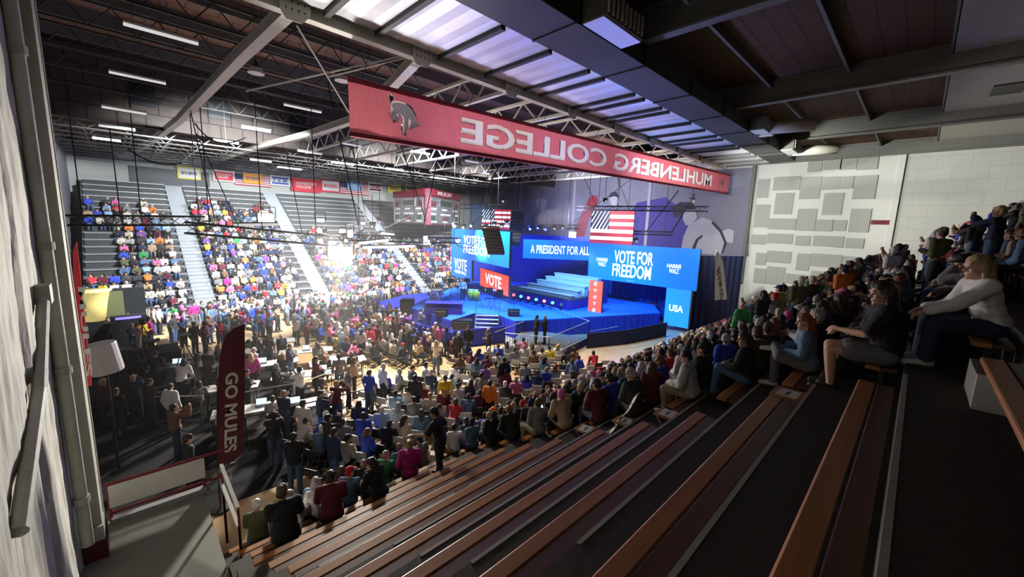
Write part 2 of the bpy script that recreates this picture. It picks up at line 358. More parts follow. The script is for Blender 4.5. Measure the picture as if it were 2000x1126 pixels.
# pale bits in the white ceiling
tag(MB().box(25.6, 27.2, -2.1, -1.2, 13.40, 13.46).build('ceiling_hatch', 'steel_black', loc=(26.4, -1.6, 13.4)), 'black square opening in the pale ceiling panel', 'hatch')
cd = P(1190, 6, 'z', 13.75)
t = thing('ceiling_speaker', 'round pale disc on the brown ceiling beyond the duct', 'speaker', cd)
MB().lathe((cd.x, cd.y, 13.62), [(0.42, 0.0), (0.46, 0.05), (0.46, 0.13)], 20).build('disc', 'panel_ceiling_white', t)
MB().lathe((cd.x, cd.y, 13.60), [(0.3, 0.0), (0.33, 0.02)], 20).build('grille', 'steel_cream', t)

# the long duct
t = thing('air_duct', 'long dark rectangular air duct beside the foil ceiling', 'duct', (14, 7.4, 12.2))
MB().box(-.9, 33, 6.65, 8.1, 12.2, 12.8).build('duct_body', 'steel_dark', t)
for x in (1.5, 5, 8.5, 12, 15.5, 19, 22.5, 26, 29.5): MB().box(x-.04, x+.04, 6.6, 8.1, 12.16, 12.81).build('flange', 'steel_dark', t)
for x, k in ((9.6, 0), (23.4, 1), (29.5, 2)):
    rg = MB().box(x-.9, x+.9, 5.95, 6.65, 12.25, 12.8).build('register', 'steel_grey', t)
    lv = MB()
    for i in range(9): lv.box(x-.85+.2*i, x-.83+.2*i, 5.88, 5.96, 12.3, 12.76)
    lv.build('louvre', 'steel_cream', rg)
    MB().box(x-.9, x+.9, 6.0, 6.6, 12.21, 12.25).build('base_plate', 'foil', rg)
for k, x in enumerate((23.6, 30.8)):
    q = thing('branch_duct', ['cream round branch duct leaving the big duct near its middle', 'cream round branch duct at the far end of the big duct'][k], 'duct', (x, 6, 12.7))
    MB().tube((x, 6.6, 12.5), (x+.3, 4.2, 12.45), 0.30, n=14).build('duct_body', 'steel_cream', q, smooth=True)
    MB().tube((x, 6.64, 12.5), (x+.02, 6.45, 12.5), 0.34, n=14).build('collar', 'steel_grey', q)
# foil-faced ceiling bay
t = thing('foil_ceiling', 'strip of shiny foil ceiling panels with dark ribs reflecting coloured light', 'ceiling panel', (14, 9.5, 12.2))
ribx = [-.85, 0.6, 2.4, 4.14, 5.45, 7.45, 9.3, 11.2, 12.05, 14.1, 14.85, 16.3, 17.0, 19.3, 21.0, 22.6, 23.6, 25.5, 26.4, 28.5, 29.6, 31.4, 33.0]
for a, c in zip(ribx[:-1], ribx[1:]):
    mb = MB(); n = max(2, int((c-a)/0.3)); ys = 8.15, 10.95
    vs = []
    for i in range(n+1):
        x = a + (c-a)*i/n; z = 12.24 + (0.012 if i % 2 else -0.012)
        vs += [(x, ys[0], z), (x, ys[1], z), (x, ys[0], z+.05), (x, ys[1], z+.05)]
    fs = []
    for i in range(n): q = 4*i; fs += [(q, q+1, q+5, q+4), (q+2, q+6, q+7, q+3)]
    mb.add(vs, fs).build('panel', 'foil', t, recalc=False)
for x in ribx: MB().box(x-.07, x+.07, 8.15, 11.0, 12.12, 12.3).build('rib', 'steel_dark', t)

# the cream truss above the court edge
t = thing('roof_truss', 'cream steel truss chord with gusset plates above the mirrored banner', 'truss', (14, 11.3, 12.1))
MB().box(-.9, 33, 11.12, 11.24, 12.0, 12.3).box(-.9, 33, 11.05, 11.31, 11.97, 12.0).box(-.9, 33, 11.05, 11.31, 12.3, 12.33).build('chord', 'steel_cream', t)
gx = [3.45, 6.9, 10.6, 14.2, 17.8, 21.4, 25, 28.6]
for x in gx:
    gp = MB().prism([(-.34, .12), (.34, .12), (.34, -.12), (.12, -.36), (-.22, -.36), (-.34, -.18)], (x, 11.04, 12.15), (1, 0, 0), (0, 0, 1), (0, 1, 0), -.02, .0).build('gusset_plate', 'steel_cream', t)
    bo = MB()
    for i in range(4):
        for j in range(2): bo.tube((x-.22+.14*i, 11.02, 12.2-.16*j), (x-.22+.14*i, 11.0, 12.2-.16*j), 0.02, n=6)
    bo.build('bolt', 'steel_dark', gp)
for lb, pts in (('long cream steel beam crossing the court roof from the truss, near the grey column', [(3.45, 11.3, 12.22), (3.25, 15.6, 12.2), (3.1, 21.4, 12.2), (2.9, 28.4, 12.2), (2.6, 33.4, 12.2), (2.2, 40, 12.2), (1.7, 45, 12.2)]),
                ('long cream steel beam passing behind the top corner of the banner', [(6.95, 11.4, 12.15), (7.5, 14.5, 11.95), (8.2, 19, 11.8), (8.3, 25.4, 12.0), (7.6, 33.6, 12.1), (7.1, 44, 12.2)])):
    kb = thing('roof_beam', lb, 'beam', pts[0]); wb_, fb_ = MB(), MB()
    for a, c in zip(pts[:-1], pts[1:]): wb_.bar(a, c, .12, .26); fb_.bar(Vector(a)-Vector((0, 0, .14)), Vector(c)-Vector((0, 0, .14)), .30, .03).bar(Vector(a)+Vector((0, 0, .14)), Vector(c)+Vector((0, 0, .14)), .30, .03)
    wb_.build('web', 'steel_cream', kb); fb_.build('flange', 'steel_cream', kb)
for k, (p, q) in enumerate([((580, 50), (682, 220)), ((790, 108), (480, 178)), ((795, 112), (640, 150))]):
    tag(MB().tube(P(*p, 'y', 11.5), P(*q, 'y', 12.6), 0.022, n=6).build('tie_rod', 'steel_cream'), ['thin steel tie rod running down to the corner of the banner', 'thin steel tie rod crossing level behind the truss', 'short tie rod beside the second gusset'][k], 'tie rod')
# cross beams over the court
for k, x in enumerate((10.6, 14.2, 17.8, 21.4, 25, 28.6, 32.4)):
    t = thing('cross_beam', 'cream lattice cross beam over the court, %s from the knee brace' % ['first', 'second', 'third', 'fourth', 'fifth', 'sixth', 'seventh'][k], 'beam', (x, 22, 12.2), 'lattice cross beams over the court')
    MB().box(x-.08, x+.08, 11.3, 33, 12.0, 12.12).build('lower_chord', 'steel_cream', t)
    MB().box(x-.08, x+.08, 11.3, 33, 12.9, 13.02).build('upper_chord', 'steel_cream', t)
    wb = MB(); y = 11.3
    while y < 32:
        wb.bar((x, y, 12.06), (x, y+.9, 12.95), .06); wb.bar((x, y+.9, 12.95), (x, y+1.8, 12.06), .06); y += 1.8
    wb.build('web', 'steel_cream', t)
# purlins and joists under the court roof
for k, y in enumerate((13, 16, 19, 22, 25, 28, 31)):
    tag(MB().box(-2.5, EX, y-.06, y+.06, 15.7, 16.3).build('roof_purlin', 'steel_grey', loc=(0, y, 15.7)), 'dark purlin under the court roof, %s out from the cream truss' % ['first', 'second', 'third', 'fourth', 'fifth', 'sixth', 'seventh'][k], 'purlin', 'purlins of the court roof')
jo = ['first', 'second', 'third', 'fourth', 'fifth', 'sixth', 'seventh', 'eighth', 'ninth', 'tenth', 'eleventh', 'twelfth']
for k in range(6):
    y = 14.0 + 3.2*k
    t = thing('bar_joist', 'slim steel bar joist over the court end near the grey column, %s row' % jo[k], 'joist', (4, y, 13.0), 'bar joists by the grey column')
    z = 13.3
    MB().box(-2.5, 10.5, y-.04, y+.04, z, z+.07).build('lower_chord', 'steel_dark', t); MB().box(-2.5, 10.5, y-.04, y+.04, z+.75, z+.82).build('upper_chord', 'steel_dark', t)
    wb = MB(); x = -2.5
    while x < 10: wb.bar((x, y, z+.03), (x+.6, y, z+.78), .035); wb.bar((x+.6, y, z+.78), (x+1.2, y, z+.03), .035); x += 1.2
    wb.build('web', 'steel_dark', t)
# clerestory on the far side of the court roof
struct('wall_clerestory', MB().box(-2.5, EX, 32.8, 33.1, 12.2, 16.3), 'clerestory_panel')
b = MB()
for x in (1.2, 4.8, 9.5, 14, 18.5, 23): b.box(x, x+1.1, 32.7, 32.8, 13.4, 15.0)
tag(b.build('window_1', 'steel_black'), kind='structure')
# joists of the north bay
for k in range(8):
    y = 34.5 + 2.2*k; z = 11.9
    t = thing('bar_joist', 'cream bar joist over the far stand, %s row back' % jo[k], 'joist', (18, y, z), 'bar joists over the far stand')
    MB().box(-2.5, EX, y-.05, y+.05, z, z+.09).build('lower_chord', 'steel_joist', t); MB().box(-2.5, EX, y-.05, y+.05, z+.8, z+.9).build('upper_chord', 'steel_joist', t)
    wb = MB(); x = -2.5
    while x < EX-1: wb.bar((x, y, z+.04), (x+.9, y, z+.85), .05); wb.bar((x+.9, y, z+.85), (x+1.8, y, z+.04), .05); x += 1.8
    wb.build('web', 'steel_joist', t)
for k, x in enumerate((2, 9, 16, 23, 30)):
    tag(MB().box(x-.12, x+.12, 33, 51.6, 12.8, 13.2).build('ceiling_beam', 'steel_grey', loc=(x, 40, 12.8)), 'steel beam running back over the far stand, %s from the grey column' % jo[k], 'beam', 'beams over the far stand')

# fluorescent battens: two ends read off their sight lines on the joist level
tubes = [((240, 42), (387, 82), 13.2), ((212, 138), (324, 160), 13.1), ((198, 206), (286, 219), 13.1), ((192, 242), (264, 253), 13.1), ((554, 202), (628, 217), 13.1), ((470, 246), (528, 255), 13.1),
         ((416, 272), (466, 279), 13.1), ((655, 276), (706, 284), 12.7), ((580, 293), (630, 299), 12.7), ((800, 294), (840, 300), 12.7), ((646, 315), (690, 321), 12.3), ((750, 328), (790, 332), 12.0),
         ((908, 312), (940, 317), 12.3), ((840, 345), (872, 349), 11.8), ((540, 325), (590, 330), 12.0), ((930, 335), (956, 338), 12.0), ((180, 268), (236, 274), 12.8), ((488, 310), (530, 315), 12.0)]
for k, (p, q, z) in enumerate(tubes):
    a = P(*p, 'z', z); c = P(*q, 'z', z); c.y = a.y = (a.y+c.y)/2
    if a.y > 31.5:
        a = P(*p, 'z', 11.7); c = P(*q, 'z', 11.7); a.y = c.y = min(50.5, (a.y+c.y)/2)
    t = thing('fluorescent_light', 'long white batten light under the dark roof, ' + ['nearest the white wall', 'second down beside the grey column', 'third down beside the grey column', 'fourth down beside the grey column', 'left of the banner corner',
              'below and left of the banner corner', 'above the orange flag', 'just under the banner corner', 'above the blue and white flag', 'under the mule on the banner', 'above the white and red flag', 'above the scoreboard',
              'under the first letter of the banner', 'right above the scoreboard top', 'above the red double flag', 'under the second letter of the banner', 'lowest beside the grey column', 'above and left of the orange flag'][k], 'light', (a+c)/2, 'batten lights under the roof')
    d = (c-a)
    MB().bar(a, c, .22, .07).build('housing', 'white_paint', t)
    MB().bar(a+Vector((0, 0, -.07)), c+Vector((0, 0, -.07)), .12, .06).build('tube', 'tube_white', t)  # faint glow put in for light caught by the white housing
    MB().bar((a+c)/2, ((a+c).x/2, (a+c).y/2, 16.32 if a.y < 32.5 else 13.22), .02).build('stem', 'steel_dark', t)
for k, (px, py) in enumerate(((500, 140), (825, 120), (668, 155))):
    p = P(px, py, 'z', 12.2); t = thing('flood_reflector', ['small white reflector lamp left of the knee brace', 'small white reflector lamp at the second gusset plate', 'small white reflector lamp at the banner corner'][k], 'light', p)
    MB().lathe(p, [(.26, -.06), (.2, .1), (.08, .16)], 12).build('shade', 'white_paint', t); MB().box(p.x-.05, p.x+.05, p.y-.05, p.y+.05, p.z+.15, p.z+.35).build('ballast', 'steel_dark', t); MB().bar(p+Vector((0, 0, .3)), (p.x, p.y, 16.32), .02).build('stem', 'steel_dark', t)

# ------------------------------------------------------------------ east wall: mural, block relief, sign
Y0, Y1 = P(1738, 400, 'x', EX).y, P(1470, 400, 'x', EX).y
t = thing('relief_panel', 'white wall panel with a pattern of grey raised blocks', 'wall panel', (EX-.1, (Y0+Y1)/2, 2))
MB().box(EX-.12, EX-.002, 1.85, 10.5, 0, 13.4).build('panel', 'relief_white', t)
rects = [(30, 780, 140, 835), (150, 780, 225, 875), (240, 780, 312, 833), (320, 778, 372, 830), (385, 775, 468, 875), (38, 850, 105, 942), (250, 850, 322, 945), (135, 918, 205, 1015), (368, 918, 440, 1022), (5, 960, 120, 1010),
         (215, 965, 282, 1017), (292, 967, 342, 1015), (0, 1025, 108, 1072), (125, 1035, 185, 1080), (203, 1035, 275, 1083), (282, 1037, 330, 1087), (345, 1045, 418, 1092), (398, 695, 480, 745), (325, 690, 388, 745), (250, 690, 322, 745), (180, 710, 236, 755),
         (-60, 790, 0, 870), (-50, 900, 0, 1000), (-70, 1030, -10, 1075)]
gb = MB()
for a, c, d, e in rects:
    tl = P(1500+a/2.252, c/2.252, 'x', EX); br = P(1500+d/2.252, e/2.252, 'x', EX)
    gb.box(EX-.20, EX-.125, br.y, min(tl.y, 10.4), br.z, tl.z)
for a, c, d, e in ((0, 250, 125, 320), (165, 265, 225, 360), (240, 265, 400, 345), (415, 280, 510, 340), (0, 335, 85, 440), (100, 375, 225, 440), (240, 360, 330, 430), (-60, 262, -12, 330), (-70, 345, -14, 430)):
    tl = P(1500+a/2.816, 400+c/2.816, 'x', EX); br = P(1500+d/2.816, 400+e/2.816, 'x', EX)
    gb.box(EX-.20, EX-.125, br.y, min(tl.y, 10.4), br.z, tl.z)
gb.build('blocks', 'relief_grey', t)
MB().box(EX-.16, EX-.06, 1.5, 1.85, 0, 13.4).build('edge_post', 'relief_white', t)
p = P(1719, 434, 'x', EX-.14)
t = thing('exit_plaque', 'small dull red plaque on the white wall panel', 'sign', p)
MB().box(p.x-.03, p.x, p.y-.5, p.y+.5, p.z-.16, p.z+.16).build('plate', 'maroon_bright', t)
put_text('EXIT', (p.x-.035, p.y+.3, p.z-.1), (0, -1, 0), (0, 0, 1), (-1, 0, 0), .6, .2, 'maroon', t)
p = P(1960, 280, 'x', EX)
t = thing('wall_horn', 'dark bracket lamp high on the block wall', 'lamp', p)
MB().box(p.x-.5, p.x, p.y-.15, p.y+.15, p.z, p.z+.2).build('bracket', 'steel_dark', t); MB().box(p.x-.9, p.x-.4, p.y-.3, p.y+.3, p.z-.25, p.z+.1).build('head', 'steel_grey', t)
# mural
mz0, mz1 = 3.6, 12.9; my0, my1 = 10.9, 49.6
t = thing('wall_mural', 'huge grey and violet printed mural of athletes on the end wall', 'mural', (EX-.1, 30, mz0))
MB().box(EX-.10, EX-.04, my0, my1, mz0, mz1).build('print', 'mural_ground', t)
def blob(name, pts, m, lift=.02):
    q = [P(x, y, 'x', EX-.1) for x, y in pts]
    MB().prism([(a.y, a.z) for a in q], (EX-.10, 0, 0), (0, 1, 0), (0, 0, 1), (-1, 0, 0), 0, lift).build(name, m, t)
blob('violet_patch', [(1245, 395), (1300, 385), (1320, 400), (1345, 440), (1330, 492), (1230, 490), (1228, 420)], 'mural_violet')
blob('light_patch', [(1345, 375), (1466, 362), (1462, 500), (1390, 500), (1370, 440)], 'mural_mid')
blob('wrestler_body', [(1345, 440), (1372, 424), (1390, 430), (1408, 450), (1418, 472), (1412, 494), (1395, 497), (1330, 490), (1335, 462)], 'mural_light', .04)
blob('wrestler_head', [(1336, 412), (1348, 408), (1360, 414), (1362, 426), (1352, 438), (1340, 440), (1334, 428)], 'mural_light', .06)
blob('wrestler_hair', [(1312, 404), (1330, 394), (1352, 396), (1360, 408), (1340, 410), (1330, 424), (1316, 424)], 'mural_dark', .07)
blob('wrestler_arm_line', [(1352, 484), (1360, 466), (1372, 458), (1372, 462), (1363, 470), (1357, 488)], 'mural_dark', .07)
blob('wrestler_back_line', [(1392, 432), (1410, 450), (1420, 474), (1412, 494), (1409, 494), (1415, 474), (1406, 453), (1390, 436)], 'mural_dark', .07)
blob('player_head', [(1190, 384), (1197, 376), (1206, 380), (1209, 394), (1203, 402), (1194, 400)], 'mural_light', .04)
blob('player_hair', [(1189, 386), (1194, 376), (1204, 374), (1209, 386), (1200, 383)], 'mural_dark', .06)
blob('goalie_head', [(1046, 392), (1056, 385), (1066, 390), (1068, 402), (1060, 412), (1050, 408)], 'mural_light', .04)
blob('goalie_body', [(1030, 440), (1044, 418), (1060, 412), (1074, 418), (1076, 440)], 'mural_mid', .03)
blob('red_stroke', [(1120, 462), (1126, 440), (1146, 396), (1156, 381), (1166, 382), (1168, 394), (1150, 430), (1140, 464)], 'mural_red', .05)
blob('pale_crest', [(1410, 452), (1422, 446), (1434, 450), (1432, 474), (1414, 474)], 'mural_light', .05)
blob('fan_head', [(944, 380), (950, 374), (956, 378), (957, 390), (950, 396), (944, 390)], 'mural_light', .04)
for px in (1016, 1122, 1268):
    y = P(px, 400, 'x', EX).y; MB().box(EX-.16, EX-.1, y-.16, y+.16, mz0, mz1+.2).build('seam_pipe', 'mural_light', t)
y = 10.78; MB().box(EX-.35, EX-.02, y-.14, y+.14, 3, 13.4).build('edge_post', 'steel_grey', t)
tag(MB().box(EX-.9, EX-.1, 11.2, 16, 2.3, 3.5).build('wall_pad', 'maroon', loc=(EX-.5, 13, 2.4)), 'dark maroon pad strip low on the end wall', 'wall pad')

# north wall: windows, dark doorway, flags
b = MB(); wn = [(-2, 3), (12.5, 17), (20, 26), (27, 33)]
for a, c in wn: b.box(a, c, 51.45, 51.6, 11.6, 12.9)
b.box(6, 11, 51.45, 51.6, 11.5, 12.8)
tag(b.build('window_2', 'window_grey'), kind='structure')
a, c = P(250, 340, 'y', 51.5), P(392, 340, 'y', 51.5)
tag(MB().box(1.3, 7.2, 51.4, 51.6, 10.0, 11.5).build('door_1', 'steel_black'), kind='structure')
def flag(name, x0, y0, x1, y1, label, base, border=None, txt=None, tcol='ink', stripes=(), Y=51.2):
    a, c = P(x0, y0, 'y', Y), P(x1, y1, 'y', Y)
    zt, zb = a.z, c.z; W = c.x-a.x; H = zt-zb
    t = thing(name, label, 'flag', ((a.x+c.x)/2, Y, zb), 'college flags along the far wall')
    if border:
        MB().box(a.x, c.x, Y, Y+.04, zb, zt).build('border', border, t)
        MB().box(a.x+W*.08, c.x-W*.08, Y-.02, Y, zb+H*.12, zt-H*.12).build('field', base, t)
    else: MB().box(a.x, c.x, Y-.02, Y+.04, zb, zt).build('field', base, t)
    for f0, f1, m in stripes: MB().box(a.x+W*.08, c.x-W*.08, Y-.035, Y-.02, zb+H*f0, zb+H*f1).build('stripe', m, t)
    if txt: put_text(txt, (a.x+W*.16, Y-.04, zb+H*(.28 if '\n' in txt else .36)), (1, 0, 0), (0, 0, 1), (0, -1, 0), W*.68, H*(.46 if '\n' in txt else .28), tcol, t)
    MB().tube((a.x-.1, Y+.02, zt+.03), (c.x+.1, Y+.02, zt+.03), .04, n=6).build('rod', 'steel_cream', t)
    for x in (a.x+.1, c.x-.1): MB().bar((x, Y+.02, zt+.03), (x, 51.6, zt+.03), .04).build('bracket', 'steel_cream', t)
mat('flag_yellow', (0.75, 0.62, 0.12), 0.8); mat('flag_orange', (0.85, 0.38, 0.06), 0.8); mat('flag_sky', (0.25, 0.50, 0.78), 0.8); mat('flag_blue', (0.07, 0.11, 0.38), 0.8); mat('flag_scarlet', (0.70, 0.05, 0.07), 0.8); mat('flag_green', (0.05, 0.16, 0.07), 0.8)
flag('college_flag', 345, 324, 393, 352, 'white flag with a yellow border above the dark doorway', 'cloth_white', 'flag_yellow', 'BRYN MAWR')
flag('college_flag', 415, 331, 459, 356, 'scarlet flag with white lettering and white edge on the far wall', 'flag_scarlet', 'cloth_white', 'DICKINSON\nCOLLEGE', 'cloth_white')
flag('college_flag', 474, 337, 512, 360, 'orange flag with blue lettering on the far wall', 'flag_orange', None, 'GETTYSBURG', 'flag_blue')
flag('college_flag', 527, 341, 567, 364, 'white and blue banded flag on the far wall', 'cloth_white', 'cloth_white', 'F & M', 'flag_blue', ((.66, .86, 'flag_blue'), (.14, .32, 'flag_blue')))
flag('college_flag', 568, 346, 627, 377, 'broad scarlet flag hanging beside the white and red one', 'flag_scarlet', None, 'HAVERFORD\nCOLLEGE', 'cloth_white')
flag('college_flag', 626, 348, 665, 377, 'white flag with scarlet edge and scarlet lettering', 'cloth_white', 'flag_scarlet', 'MUHLENBERG', 'flag_scarlet')
flag('college_flag', 678, 353, 706, 372, 'sky blue flag in front of the second striped flag', 'flag_sky', None, 'JOHNS\nHOPKINS', 'cloth_white', Y=51.0)
flag('college_flag', 719, 355, 747, 376, 'white flag with two dark red bands near the scoreboard', 'cloth_white', 'cloth_white', 'SWARTHMORE', 'flag_scarlet', ((.66, .86, 'maroon_bright'), (.14, .32, 'maroon_bright')))
flag('college_flag', 757, 358, 783, 378, 'yellow flag partly behind the scoreboard', 'flag_yellow', None, 'URSINUS', 'ink')
flag('college_flag', 792, 360, 826, 374, 'green and gold flag just above the scoreboard', 'flag_green', 'flag_yellow', 'McDANIEL', 'flag_yellow')
def us_flag(x0, y0, x1, y1, label):
    Y = 51.35; a, c = P(x0, y0, 'y', Y), P(x1, y1, 'y', Y); W = c.x-a.x; H = a.z-c.z
    t = thing('striped_flag', label, 'flag', ((a.x+c.x)/2, Y, c.z))
    for k in range(13): MB().box(a.x, c.x, Y, Y+.03, c.z+H*k/13, c.z+H*(k+1)/13).build('stripe', 'cloth_white' if k % 2 else 'cloth_red', t)
    MB().box(a.x, a.x+W*.4, Y-.02, Y, c.z+H*6/13, a.z).build('canton', 'cloth_navy', t)
    for x in (a.x+.1, c.x-.1): MB().bar((x, Y+.02, a.z-.05), (x, 51.6, a.z-.05), .04).build('bracket', 'steel_cream', t)
    st = MB()
    for i in range(6):
        for j in range(5):
            sx, sz = a.x+W*.4*(i+.5)/6, c.z+H*(6/13+7/13*(j+.5)/5); r = H*.03
            st.prism([(r*(1 if q % 2 == 0 else .4)*math.sin(PI*q/5), r*(1 if q % 2 == 0 else .4)*math.cos(PI*q/5)) for q in range(10)], (sx, Y-.02, sz), (1, 0, 0), (0, 0, 1), (0, -1, 0), 0, .01)
    st.build('stars', 'cloth_white', t)
us_flag(458, 337, 530, 366, 'stars and stripes flag behind the orange flag')
us_flag(664, 352, 722, 382, 'stars and stripes flag behind the sky blue flag')

# ------------------------------------------------------------------ scoreboard
Ls, us, vs_, ns, Ws, Hs = vplane((762, 374), (775, 436), (830, 368), (832, 438), 46)
def scoreface(o, u, n, W, H, txt, label):
    t = thing('scoreboard', label, 'scoreboard', o)
    v = Vector((0, 0, 1))
    MB().frame_box(o, u, v, n, 0, W, 0, H, -.6, 0).build('cabinet', 'scoreboard_panel', t)
    MB().frame_box(o, u, v, n, 0, W, H*.83, H*1.0, 0, .05).build('header', 'maroon_bright', t)
    MB().frame_box(o, u, v, n, W*.04, W*.94, H*.05, H*.76, 0, .04).build('face', 'window_grey', t)
    tr = MB()
    for z in (.04, .36, .76): tr.frame_box(o, u, v, n, W*.03, W*.95, H*z, H*(z+.02), .04, .07)
    for x in (.03, .93): tr.frame_box(o, u, v, n, W*x, W*(x+.02), H*.04, H*.78, .04, .07)
    tr.build('trim', 'aluminium', t)
    MB().frame_box(o, u, v, n, W*.32, W*.72, H*.53, H*.74, .04, .08).build('clock_frame', 'aluminium', t)
    MB().frame_box(o, u, v, n, W*.34, W*.70, H*.555, H*.715, .08, .10).build('clock_display', 'scoreboard_glass', t)
    for x0, x1, z0, z1, m in ((.06, .22, .52, .68, 'maroon'), (.78, .92, .52, .68, 'maroon'), (.4, .6, .14, .25, 'maroon'), (.08, .2, .14, .27, 'scoreboard_green'), (.78, .9, .14, .27, 'scoreboard_green')):
        MB().frame_box(o, u, v, n, W*x0, W*x1, H*z0, H*z1, .04, .07).build('digit_window', m, t)
    for x0, z0 in ((.1, .43), (.4, .43), (.74, .43), (.08, .29), (.36, .29), (.52, .29), (.78, .29), (.1, .075), (.42, .075), (.76, .075)):
        MB().frame_box(o, u, v, n, W*x0, W*(x0+.14), H*z0, H*(z0+.05), .04, .06).build('caption', 'white_paint', t)
    if txt: put_text(txt, Vector(o)+u*(W*.27)+v*(H*.865)+n*.06, u, v, n, W*.42, H*.10, 'banner_white', t, .03)
scoreface(Ls, us, ns, Ws, Hs, '', 'dark red scoreboard face left of the pink wedge')
Lr, ur, _, nr, Wr, Hr = vplane((843, 368), (826, 440), (902, 380), (895, 440), 45.4)
scoreface(Lr, ur, nr, Wr, Hr, 'MULES', 'dark red scoreboard face right of the wedge, headed MULES')
a1, a2 = P(808, 370, 'y', 44), P(846, 366, 'y', 44); a3 = P(828, 446, 'y', 44)
t = thing('scoreboard_wedge', 'pink red wedge standing between the two scoreboard faces', 'sign', (a3.x, 44, a3.z))
MB().prism([(a1.x, a1.z), (a2.x, a2.z), (a3.x+.3, a3.z), (a3.x-.3, a3.z)], (0, 44, 0), (1, 0, 0), (0, 0, 1), (0, 1, 0), -.1, .5).build('panel', 'scoreboard_wedge', t)
am = (a1+a2)/2
MB().bar((am.x, 43.87, am.z), (a3.x, 43.87, a3.z), .08, .05).build('edge_strip', 'banner_white', t)

# ------------------------------------------------------------------ the mirrored banner
Lb, ub, vb, nb, Wb, Hb = vplane((678, 154), (683, 263), (1421, 342), (1420, 377), 13.1)
LB, RB = P(683, 263, 'y', 12.0), P(1421, 378, 'y', 12.0); LT, RT = P(678, 152, 'y', 12.0), P(1421, 341, 'y', 12.0)
t = thing('long_banner', 'long red hanging banner with mirrored white letters and a bucking mule', 'banner', (LB.x, 12, LB.z))
bv = ((LT-LB)+(RT-RB))/2; bv = Vector((0, 0, bv.z)); Hb = bv.z; bu = (RB-LB); Wb = bu.length; bu.normalize(); bn = Vector((0, -1, 0)); bz = Vector((0, 0, 1))
def bpos(px, py):
    q = P(px, py, 'y', 12.0); return (q-LB).dot(bu), (q-LB).z
xa = bpos(897, 255)[0]; xb = bpos(1389, 352)[0]
tco, tfs = text_mesh('MUHLENBERG COLLEGE', xb-xa, Hb*.60, .035, 0)
mule_px = [(612, 275), (640, 300), (690, 330), (705, 365), (680, 405), (730, 400), (850, 430), (930, 490), (985, 590), (1000, 660), (1055, 740), (1000, 745), (910, 785), (890, 770), (900, 680), (888, 640), (872, 865), (825, 850), (812, 640), (780, 590), (770, 650), (770, 685), (740, 680), (745, 640), (720, 600), (725, 690), (695, 690), (690, 640), (640, 540), (665, 520), (660, 450), (665, 425), (640, 390), (640, 350)]
mule_xy = np.array([bpos(660+x/6.667, 140+y/6.667) for x, y in mule_px])
NX, NY = int(Wb/.03), 44
gx_, gy_ = np.meshgrid(np.arange(NX+1)/NX*Wb, np.arange(NY+1)/NY*Hb, indexing='ij'); cut = np.zeros(gx_.shape, bool)
lx, ly = (xb-xa)-(gx_-xa), gy_-Hb*.19          # the lettering is seen from its back, so mirrored
for f in tfs:
    for k in range(1, len(f)-1):
        p0, p1, p2 = (tco[f[i]][:2] for i in (0, k, k+1)); dn = (p1[0]-p0[0])*(p2[1]-p0[1])-(p2[0]-p0[0])*(p1[1]-p0[1])
        if abs(dn) < 1e-9: continue
        s_ = ((lx-p0[0])*(p2[1]-p0[1])-(p2[0]-p0[0])*(ly-p0[1]))/dn; t_ = ((p1[0]-p0[0])*(ly-p0[1])-(lx-p0[0])*(p1[1]-p0[1]))/dn
        cut |= (s_ >= 0) & (t_ >= 0) & (s_+t_ <= 1)
mx_, my_ = mule_xy[:, 0], mule_xy[:, 1]; ins = np.zeros(cut.shape, bool)
for i in range(len(mx_)):
    j = i-1; c_ = ((my_[i] > gy_) != (my_[j] > gy_)); 
    with np.errstate(divide='ignore', invalid='ignore'): xx = (mx_[j]-mx_[i])*(gy_-my_[i])/(my_[j]-my_[i])+mx_[i]
    ins ^= c_ & (gx_ < xx)
cut |= ins
mb = MB(); vs = []; fs = []
for i in range(NX+1):
    for j in range(NY+1):
        x, q = Wb*i/NX, j/NY; off = (.05*noise.noise((x*1.1, q*1.2, 3.1)) + .035*noise.noise((x*3.7+q*1.5, q*.4, 8)))*(.5 if xa-.3 < x < xb+.3 else 1.0)
        vs.append(LB + bu*x + bz*(Hb*q) + bn*off)
for i in range(NX):
    for j in range(NY):
        if cut[i:i+2, j:j+2].all(): continue          # open behind the white lettering, so the court light comes through it
        k = i*(NY+1)+j; fs.append((k, k+NY+1, k+NY+2, k+1))
mb.add(vs, fs).build('cloth', 'banner_red', t, smooth=True, recalc=False)
MB().frame_box(LB, bu, bz, bn, 0, Wb, Hb*.955, Hb*1.03, -.05, .09).build('hem', 'banner_edge', t)
MB().frame_box(LB, bu, bz, bn, 0, Wb, -Hb*.03, Hb*.05, -.05, .09).build('hem', 'banner_edge', t)
mb = MB(); mb.add([LB + bu*(xb-a_) + bz*(Hb*.19+b_) + bn*.045 for a_, b_, c_ in tco], tfs); mb.build('lettering', 'banner_white', t, recalc=False)
def bpoly(name, pts, m, lift, sc=6.667):
    q = [bpos(660+x/sc, 140+y/sc) for x, y in pts]
    MB().add([LB+bn*lift+bu*a_+bz*b_ for a_, b_ in q], [tuple(range(len(q)))]).build(name, m, t)
bpoly('mule_outline', mule_px, 'banner_white', .085)
bpoly('mule_body', [(672, 440), (700, 422), (760, 425), (850, 450), (925, 510), (970, 600), (985, 660), (1030, 725), (985, 725), (905, 772), (905, 740), (925, 670), (890, 625), (862, 840), (836, 835), (830, 620), (785, 560), (720, 580), (765, 625), (760, 660), (700, 590), (715, 660), (700, 670), (660, 545), (690, 520), (675, 480)], 'mule_grey', .10)
bpoly('mule_tail', [(622, 300), (650, 330), (690, 350), (690, 380), (668, 410), (676, 420), (660, 420), (645, 380)], 'ink', .105)
